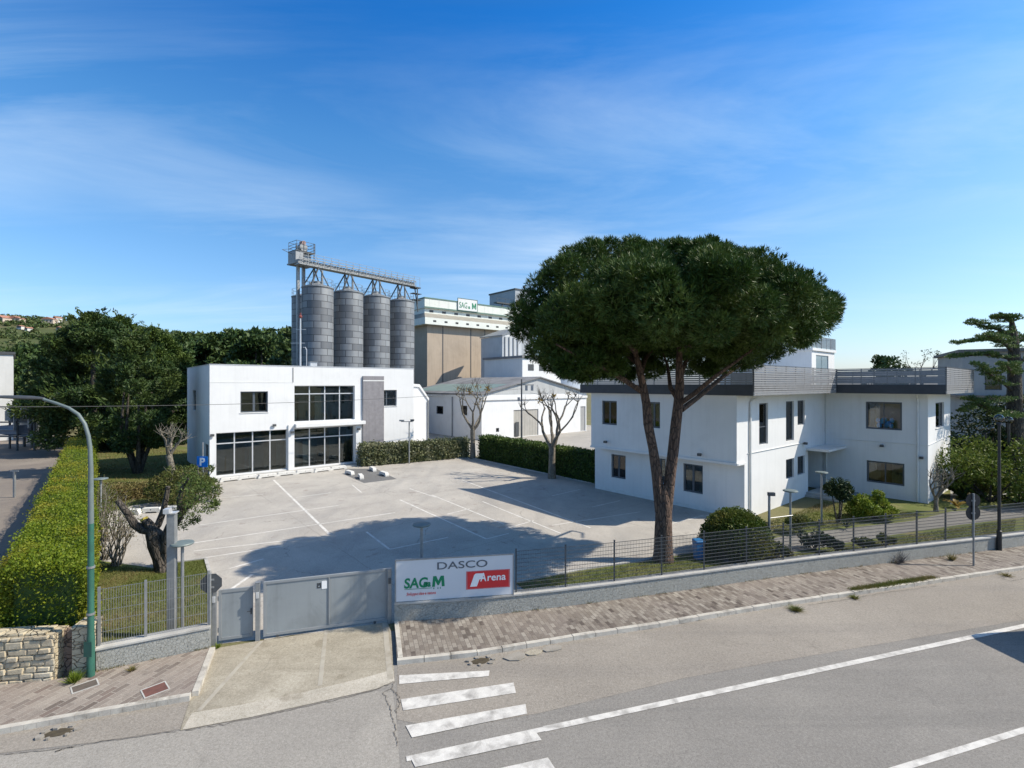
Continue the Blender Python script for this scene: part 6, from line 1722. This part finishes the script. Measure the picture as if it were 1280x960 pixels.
# parking sign
p = G(253.5, 622)
ps = thing('parking_sign', 'blue square parking sign with a white letter on a thin post', 'sign', (p.x,p.y,0))
MB().tube([(0,0,0),(0,0,3.4)], .04, 8).build('post', GALV, ps, smooth=True)
zc = H - (577-CY)/F*p.y
sz = 13.5/F*p.y/2
MB().box(-sz,sz,-.06,-.045,zc-sz,zc+sz).build('plate', BLUESIGN, ps, bevel=.002)
text('P', sz*1.95, WHITELOGO, ps, 'white_lettering', (-sz*.52, -.066, zc-sz*.68), bold=.02)
# octagonal sign seen from behind
p = G(262.5, 812)
so_ = thing('octagonal_sign', 'octagonal sign seen from its dark back, on a thin grey pole by the narrow gate', 'sign', (p.x,p.y,0), .3)
MB().tube([(0,0,0),(0,0,2.0)], .03, 8).build('pole', GALV, so_, smooth=True)
zc = H - (730-CY)/F*p.y; r_ = .27
MB().prism_y([(r_*math.cos(R(22.5+45*k)) + .02, zc + r_*math.sin(R(22.5+45*k))) for k in range(8)], .032, .045).build('plate', DARK, so_)
MB().box(-.05,.09,.0,.03,zc-.12,zc-.08).box(-.05,.09,.0,.03,zc+.08,zc+.12).build('bracket', GALV, so_)
# two round road signs seen from behind
p = G(1217, 711)
rs_ = thing('road_sign', 'two round road signs seen from their dark backs on one grey pole', 'sign', (p.x,p.y,.10))
MB().tube([(0,0,0),(0,0,2.75)], .032, 8).build('pole', GALV, rs_, smooth=True)
for py in (626, 641.5):
    zc = H - (py-CY)/F*p.y - .10
    MB().tube([(.02,.035,zc),(.02,.05,zc)], .275, 28).build('round_plate', BLACK, rs_)
    MB().box(-.07,.07,-.0,.034,zc-.03,zc+.03).build('clamp', GALV, rs_)
# black lamp posts with globes
p = G(1249, 691)
bl_ = thing('street_lamp', 'tall black lamp post on the pavement with a round glass globe on top', 'street lamp', (p.x,p.y,.11))
zt = H - (523-CY)/F*p.y - .11
MB().tube([(0,0,0),(0,0,.8),(0,0,.82),(0,0,zt-.22)], [.09,.085,.06,.045], 12).build('pole', BLACK, bl_, smooth=True)
MB().tube([(0,0,zt-.25),(0,0,zt-.18)], [.10,.08], 12).build('collar', BLACK, bl_)
MB().ball((0,0,zt), .17, 18).build('globe', GLOBE, bl_, smooth=True)
for px, gy, Y, lab, two in ((1231.5,535,32,'dark twin globe lamp post in the garden beyond the end wall',1),(1261,525,30,'single globe lamp post in the bushes behind the black street lamp',0)):
    p = at(px, 480, Y); p.z = 0
    t = thing('globe_lamp', lab, 'lamp', tuple(p)); zt = H - (gy-CY)/F*Y
    xs = (-.33,.33) if two else (0,)
    MB().tube([(0,0,0),(0,0,zt-.3)], .06, 8).build('pole', BLACK, t, smooth=True)
    if two: MB().tube([(-.33,0,zt-.24),(-.2,0,zt-.34),(0,0,zt-.38),(.2,0,zt-.34),(.33,0,zt-.24)], .03, 6).build('cross_arm', BLACK, t)
    else: MB().tube([(0,0,zt-.3),(0,0,zt-.2)], .07, 8).build('collar', BLACK, t)
    for x in xs: MB().ball((x,0,zt), .21, 16).build('globe', GLOBE, t, smooth=True)
# twin flood lamp post by the back hedge and the pole in front of the warehouse
p = G(511.5, 580)
t = thing('garden_lamp', 'thin lamp post with two small lamps at the corner of the white shop building', 'lamp', tuple(p))
zt = H - (527-CY)/F*p.y
MB().tube([(0,0,0),(0,0,zt)], .055, 8).build('pole', GALV, t, smooth=True)
MB().bar((-.7,0,zt),(.3,0,zt),.06).build('cross_arm', GALV, t)
MB().box(-.85,-.45,-.12,.12,zt+.03,zt+.16).build('lamp_head', GALV, t); MB().box(.12,.42,-.12,.12,zt+.03,zt+.20).build('lamp_head', DARK, t)
p = at(652, 480, 52); p.z = 0
wp_ = thing('utility_pole', 'slender dark pole with lamps in front of the grey sliding door of the warehouse', 'pole', tuple(p))
zt = H + (CY-474)/F*52
MB().tube([(0,0,0),(0,0,zt)], [.11,.07], 10).build('shaft', DARK, wp_, smooth=True)
MB().bar((-.5,0,zt-.6),(1.3,0,zt-.6),.07).build('cross_arm', DARK, wp_)
for x in (-.3,.5,1.1): MB().box(x-.13,x+.13,-.14,.10,zt-2.3 if x < 0 else zt-1.2,zt-1.9 if x < 0 else zt-.66).build('lamp_head', GREYBLDG, wp_)
# overhead cable
cA, cB = Vector((p.x, p.y, zt-1.0)), Vector((-31, 24, 5.9))
pts = []
for i in range(41):
    u = i/40; q = cA.lerp(cB, u); q.z -= .55*4*u*(1-u); pts.append(q - cA)
cb = thing('overhead_cable', 'thin overhead cable crossing in front of the white shop building', 'cable', tuple(cA))
MB().tube(pts, .016, 5).build('wire', mat('cable grey', (.10,.10,.10), None), cb)
# blue bin behind the fence
p = G(873, 700)
bn = thing('waste_bin', 'blue plastic bin standing behind the wire fence left of the rounded bush', 'bin', (p.x,p.y,.03), .2)
MB().add([(-.15,-.13,0),(.15,-.13,0),(.15,.13,0),(-.15,.13,0),(-.18,-.16,.72),(.18,-.16,.72),(.18,.16,.72),(-.18,.16,.72)], [(0,3,2,1),(4,5,6,7),(0,1,5,4),(1,2,6,5),(2,3,7,6),(3,0,4,7)]).build('body', BLUEBIN, bn, bevel=.015)
MB().add([(-.2,-.19,.725),(.2,-.19,.725),(.2,.18,.725),(-.2,.18,.725),(-.18,-.17,.77),(.18,-.17,.77),(.17,.15,.80),(-.17,.15,.80)], [(0,3,2,1),(4,5,6,7),(0,1,5,4),(1,2,6,5),(2,3,7,6),(3,0,4,7)]).build('lid', BLUEBIN, bn, bevel=.01)
# stones and planters near the bush
random.seed(90)
def rock(name, label, p, r, m, cat='stone', group=None):
    o = MB(); n_, m_ = 9, 5; vs = []
    for i in range(m_+1):
        for k in range(n_):
            a = 2*math.pi*k/n_; b = math.pi*i/m_; q = r*random.uniform(.8,1.15)
            vs.append((q*math.sin(b)*math.cos(a), q*.8*math.sin(b)*math.sin(a), q*.6*(math.cos(b)*.9+.7)))
    o.add(vs, [(i*n_+k, i*n_+(k+1)%n_, (i+1)*n_+(k+1)%n_, (i+1)*n_+k) for i in range(m_) for k in range(n_)])
    x = o.build(name, m, None, (p.x,p.y,p.z)); tag(x, label, cat, group); return x
for px, py, r, lab in ((952,690,.22,'pale stone at the right foot of the rounded bush'),(970,696,.17,'small pale stone by the base of the garden lamp'),(1000,700,.14,'small pale stone between the garden lamp and the dark low bush')):
    q = G(px,py); q.z = .03; rock('garden_stone', lab, q, r, STONEWHITE)
# manhole covers
for px, py, sx_, sy2, lab, m in ((106,857.5,.42,.5,'grey brown rectangular cover in the left pavement near the green lamp','g'),(194,862,.42,.62,'dark red iron cover in the left pavement','r')):
    q = G(px,py,.12); t = thing('manhole_cover', lab, 'manhole cover', (q.x,q.y,.116), RANG+R(30))
    mm = RUST if m == 'r' else mat('grey brown iron', (.13,.105,.09), (.10,.085,.07), 8, .8, .2, 40)
    MB().box(-sx_/2,sx_/2,-sy2/2*.6,sy2/2*.6,.0,.006).build('lid', mm, t); fr = MB()
    a,b = sx_/2,sy2/2*.6
    fr.box(-a-.03,a+.03,-b-.03,-b-.003,0,.010); fr.box(-a-.03,a+.03,b+.003,b+.03,0,.010); fr.box(-a-.03,-a-.003,-b-.002,b+.002,0,.010); fr.box(a+.003,a+.03,-b-.002,b+.002,0,.010)
    fr.build('frame', CONC, t)
for px, py, lab in ((601,827,'open drain hole with broken edges beside the right kerb above the zebra crossing'),(72,917,'open drain hole with rubble in the left gutter')):
    q = G(px,py); t = thing('storm_drain', lab, 'drain', (q.x,q.y,.012), RANG)
    h = MB(); random.seed(int(px)); ring = [(random.uniform(.8,1.2)*.24*math.cos(a),random.uniform(.8,1.2)*.13*math.sin(a)) for a in np.linspace(0,6.0,14)]
    h.sheet([(x,y,.002) for x,y in ring]); h.build('opening', mat('drain dark', (.05,.04,.028), (.08,.065,.04), 9, 1), t)
    for k in range(7):
        a = k*.9; x,y = .30*math.cos(a)*random.uniform(.9,1.3), .17*math.sin(a)*random.uniform(.9,1.3); s_ = random.uniform(.04,.09)
        MB().prism([(x+s_*math.cos(b)*random.uniform(.7,1.2), y+s_*math.sin(b)*random.uniform(.6,1)) for b in np.linspace(0,5.2,6)], 0, random.uniform(.02,.05)).build('broken_edge', CONC2, t)
random.seed(14)
for k,(px,py,s_,lab) in enumerate(((645,822,.26,'largest loose concrete slab beside the drain hole'),(667,817,.20,'brown loose slab along the kerb right of the drain hole'),(690,812,.22,'pale loose slab along the kerb, farthest right of the drain hole'))):
    q = G(px,py); poly = [(s_*random.uniform(.8,1.15)*math.cos(b)*1.25, s_*random.uniform(.7,1.0)*math.sin(b)*.8) for b in np.linspace(0.3,5.7,7)]
    t = MB().prism(poly, 0, .028).build('loose_slab', CONC2 if k != 1 else DRIVE, None, (q.x,q.y,.013), RANG, bevel=.004); tag(t, lab, 'slab')

# ---------------------------------------------------------------- grass and weeds
def in_poly(poly, n):
    P = np.array([(p[0],p[1]) for p in poly]); lo, hi = P.min(0), P.max(0); out = np.zeros((0,2))
    while len(out) < n:
        q = rng.uniform(lo, hi, (n*3,2)); ins = np.zeros(len(q), bool); j = len(P)-1
        for i in range(len(P)):
            c = ((P[i,1] > q[:,1]) != (P[j,1] > q[:,1])); xi = (P[j,0]-P[i,0])*(q[:,1]-P[i,1])/(P[j,1]-P[i,1]+1e-12)+P[i,0]
            ins ^= c & (q[:,0] < xi); j = i
        out = np.concatenate([out, q[ins]])
    return out[:n]
def blades(name, pts, z, h, w, m, lean=.5):
    n = len(pts); a = rng.uniform(0,6.283,n); b = np.stack([np.cos(a),np.sin(a),np.zeros(n)],1)*(w*rng.uniform(.6,1.3,n)*.5)[:,None]
    c = np.concatenate([pts, np.full((n,1),z)],1); tip = c + np.concatenate([rng.normal(0,lean*h,(n,2)), (h*rng.uniform(.5,1.3,n))[:,None]],1)
    o = np_mesh(name, np.stack([c-b, c+b, tip],1), 3, m); o['kind'] = 'stuff'; return o
rng = np.random.default_rng(99)
FL = poly_px([(122,840),(116,706),(200,714),(222,705),(256,701),(265,732),(267,808)])
blades('grass', in_poly(FL, 26000), .03, .075, .014, GRASS)
RL = [p for p in offset(WP, .40)[2:12]] + poly_px([(1270,650),(1150,668),(1060,682),(960,700),(905,706),(880,692),(795,706),(720,717),(645,731)])
blades('grass', in_poly(RL, 26000), .03, .09, .015, GRASS)
BL_ = poly_px([(108,646),(160,632),(236,618),(250,606),(234,565),(150,550),(108,555)])
blades('grass', in_poly(BL_, 22000), .03, .10, .035, DRYGRASS)
GL_ = poly_px([(940,660),(1000,640),(1030,628),(1158,645),(1060,658),(975,670)])
blades('grass', in_poly(GL_, 12000), .03, .08, .022, GRASS)
GE_ = poly_px([(1190,628),(1230,600),(1300,596),(1300,612),(1225,622)])
blades('grass', in_poly(GE_, 8000), .03, .12, .04, GRASS)
def along(pts, n, sd): 
    L = resample(pts, 60); i = rng.integers(0,59,n); u = rng.uniform(0,1,n)
    A_ = np.array([(p.x,p.y) for p in L]); q = A_[i]*(1-u)[:,None] + A_[i+1]*u[:,None]; return q + rng.normal(0, sd, (n,2))
kl = [G(1070,739,.12),G(1110,733,.12),G(1172,723.5,.12)]
blades('kerb_grass', along([p + ND*.12 for p in kl], 4200, .07), .11, .09, .014, GRASS)
w_pts = np.concatenate([along(offset(WP,-.03)[1:11], 1500, .03), along(offset([lw0,lw1],-.03), 260, .03)])
keep = np.sin(w_pts[:,0]*3.1)+np.sin(w_pts[:,0]*7.7+1) > .35
blades('wall_foot_weeds', w_pts[keep], .11, .07, .014, DRYGRASS)
w_pts = along([G(x,y+2) for x,y in KERBPX[2:]], 2600, .05); keep = np.sin(w_pts[:,0]*2.3)+np.sin(w_pts[:,0]*5.1+1) > .75
blades('gutter_weeds', w_pts[keep], .009, .06, .014, DRYGRASS)
def tuft(name, label, p, r, h, n, m, w=.02):
    q = rng.normal(0, r*.45, (n,2)); a = rng.uniform(0,6.283,n); b = np.stack([np.cos(a),np.sin(a),np.zeros(n)],1)*w*.5
    c = np.concatenate([q*.35, np.zeros((n,1))],1); tip = np.concatenate([q*1.25, (h*rng.uniform(.4,1.1,n))[:,None]],1)
    o = np_mesh(name, np.stack([c-b,c+b,tip],1), 3, m, None, tuple(p)); tag(o, label, 'weed'); return o
for px, py, z, r, h, n, lab, m in ((995,763,.01,.28,.12,300,'green weed growing in the lane below the kerb',GRASS),(1068,748,.01,.2,.10,160,'small weed in the gutter below the grassy kerb',GRASS),(1258,720,.01,.3,.10,120,'dry weed sprig at the right edge beyond the road sign',DRYGRASS),
                             (93,852,.115,.22,.25,260,'leafy weed at the foot of the recessed stone panel',LIME),(165,838,.115,.15,.10,90,'small weed at the foot of the short wall',DRYGRASS),(272,810,.02,.10,.16,70,'small weed at the foot of the left gate post',LIME)):
    q = G(px, py, z); tuft('weed', lab, (q.x,q.y,z), r, h, n, m)
q = G(1126, 704, .115)
db = thing('dry_bush', 'dry grey tumbled bush lying on the pavement against the long wall', 'weed', (q.x,q.y,.115))
random.seed(5); m = MB()
for k in range(90):
    a = random.uniform(0,6.283); e = random.uniform(.1,1.4); l = random.uniform(.25,.6); d = Vector((math.cos(a)*math.cos(e),math.sin(a)*math.cos(e)*.5,math.sin(e)))
    m.tube([(0,0,.02), d*l*.5 + Vector((random.gauss(0,.04),random.gauss(0,.04),0)), d*l], [.006,.005,.002], 3, False)
m.build('twigs', mat('grey dry twig', (.16,.14,.13), (.10,.09,.085), 8), db)
q = G(1190, 700, .115); tuft('weed', 'thin grey sprig at the foot of the wall behind the road sign', (q.x,q.y,.115), .25, .3, 120, DRYGRASS)

# ---------------------------------------------------------------- panel van waiting at the right, its shadow falls on the road
va = Vector((15.35, 12.72, .0)); vt = thing('delivery_van', 'tall white delivery van driving on the near lane at the right', 'van', tuple(va), R(7))
body = MB()
def sect(x, w, z0, z1, r=.28):
    return [(x,-w,z0),(x,w,z0),(x,w,z1-r),(x,w-r*.3,z1-r*.3),(x,w-r,z1),(x,-w+r,z1),(x,-w+r*.3,z1-r*.3),(x,-w,z1-r)]
secs = [sect(0,.98,.45,2.45,.25), sect(.10,1.02,.38,2.62), sect(3.6,1.02,.38,2.62), sect(4.3,1.0,.38,2.45), sect(4.95,.98,.38,1.55,.2), sect(5.7,.94,.40,1.25,.2), sect(5.85,.88,.45,1.0,.2)]
vs = [q for s_ in secs for q in s_]; fs = [(i*8+k,i*8+(k+1)%8,(i+1)*8+(k+1)%8,(i+1)*8+k) for i in range(len(secs)-1) for k in range(8)] + [tuple(reversed(range(8))), tuple((len(secs)-1)*8+k for k in range(8))]
body.add(vs, fs); body.build('body', mat('white van paint', (.75,.75,.75), None, rough=.3), vt, bevel=.02)
for x in (1.0, 4.75):
    for y in (-.95,.95):
        w_ = MB().tube([(x,y-.12,.36),(x,y+.12,.36)], .36, 20).build('wheel', BLACK, vt); MB().tube([(x,y+.121*(1 if y>0 else -1),.36),(x,y+.13*(1 if y>0 else -1),.36)], .2, 14).build('rim', ALU, w_)
for y in (-1.03,1.022): MB().box(3.7,4.4,y,y+.008,1.5,2.1).build('window', GLASSDARK, vt)
MB().add([(4.34,-.85,2.36),(4.34,.85,2.36),(4.97,.85,1.6),(4.97,-.85,1.6)], [(0,1,2,3)]).build('windscreen', DARK, vt)
for y in (-.75,.75): MB().box(5.84,5.88,y-.14,y+.14,.72,.92).build('headlight', LAMPGLASS, vt); MB().box(-.012,-.002,y-.08,y+.08,1.0,1.4).build('tail_light', RUST, vt)
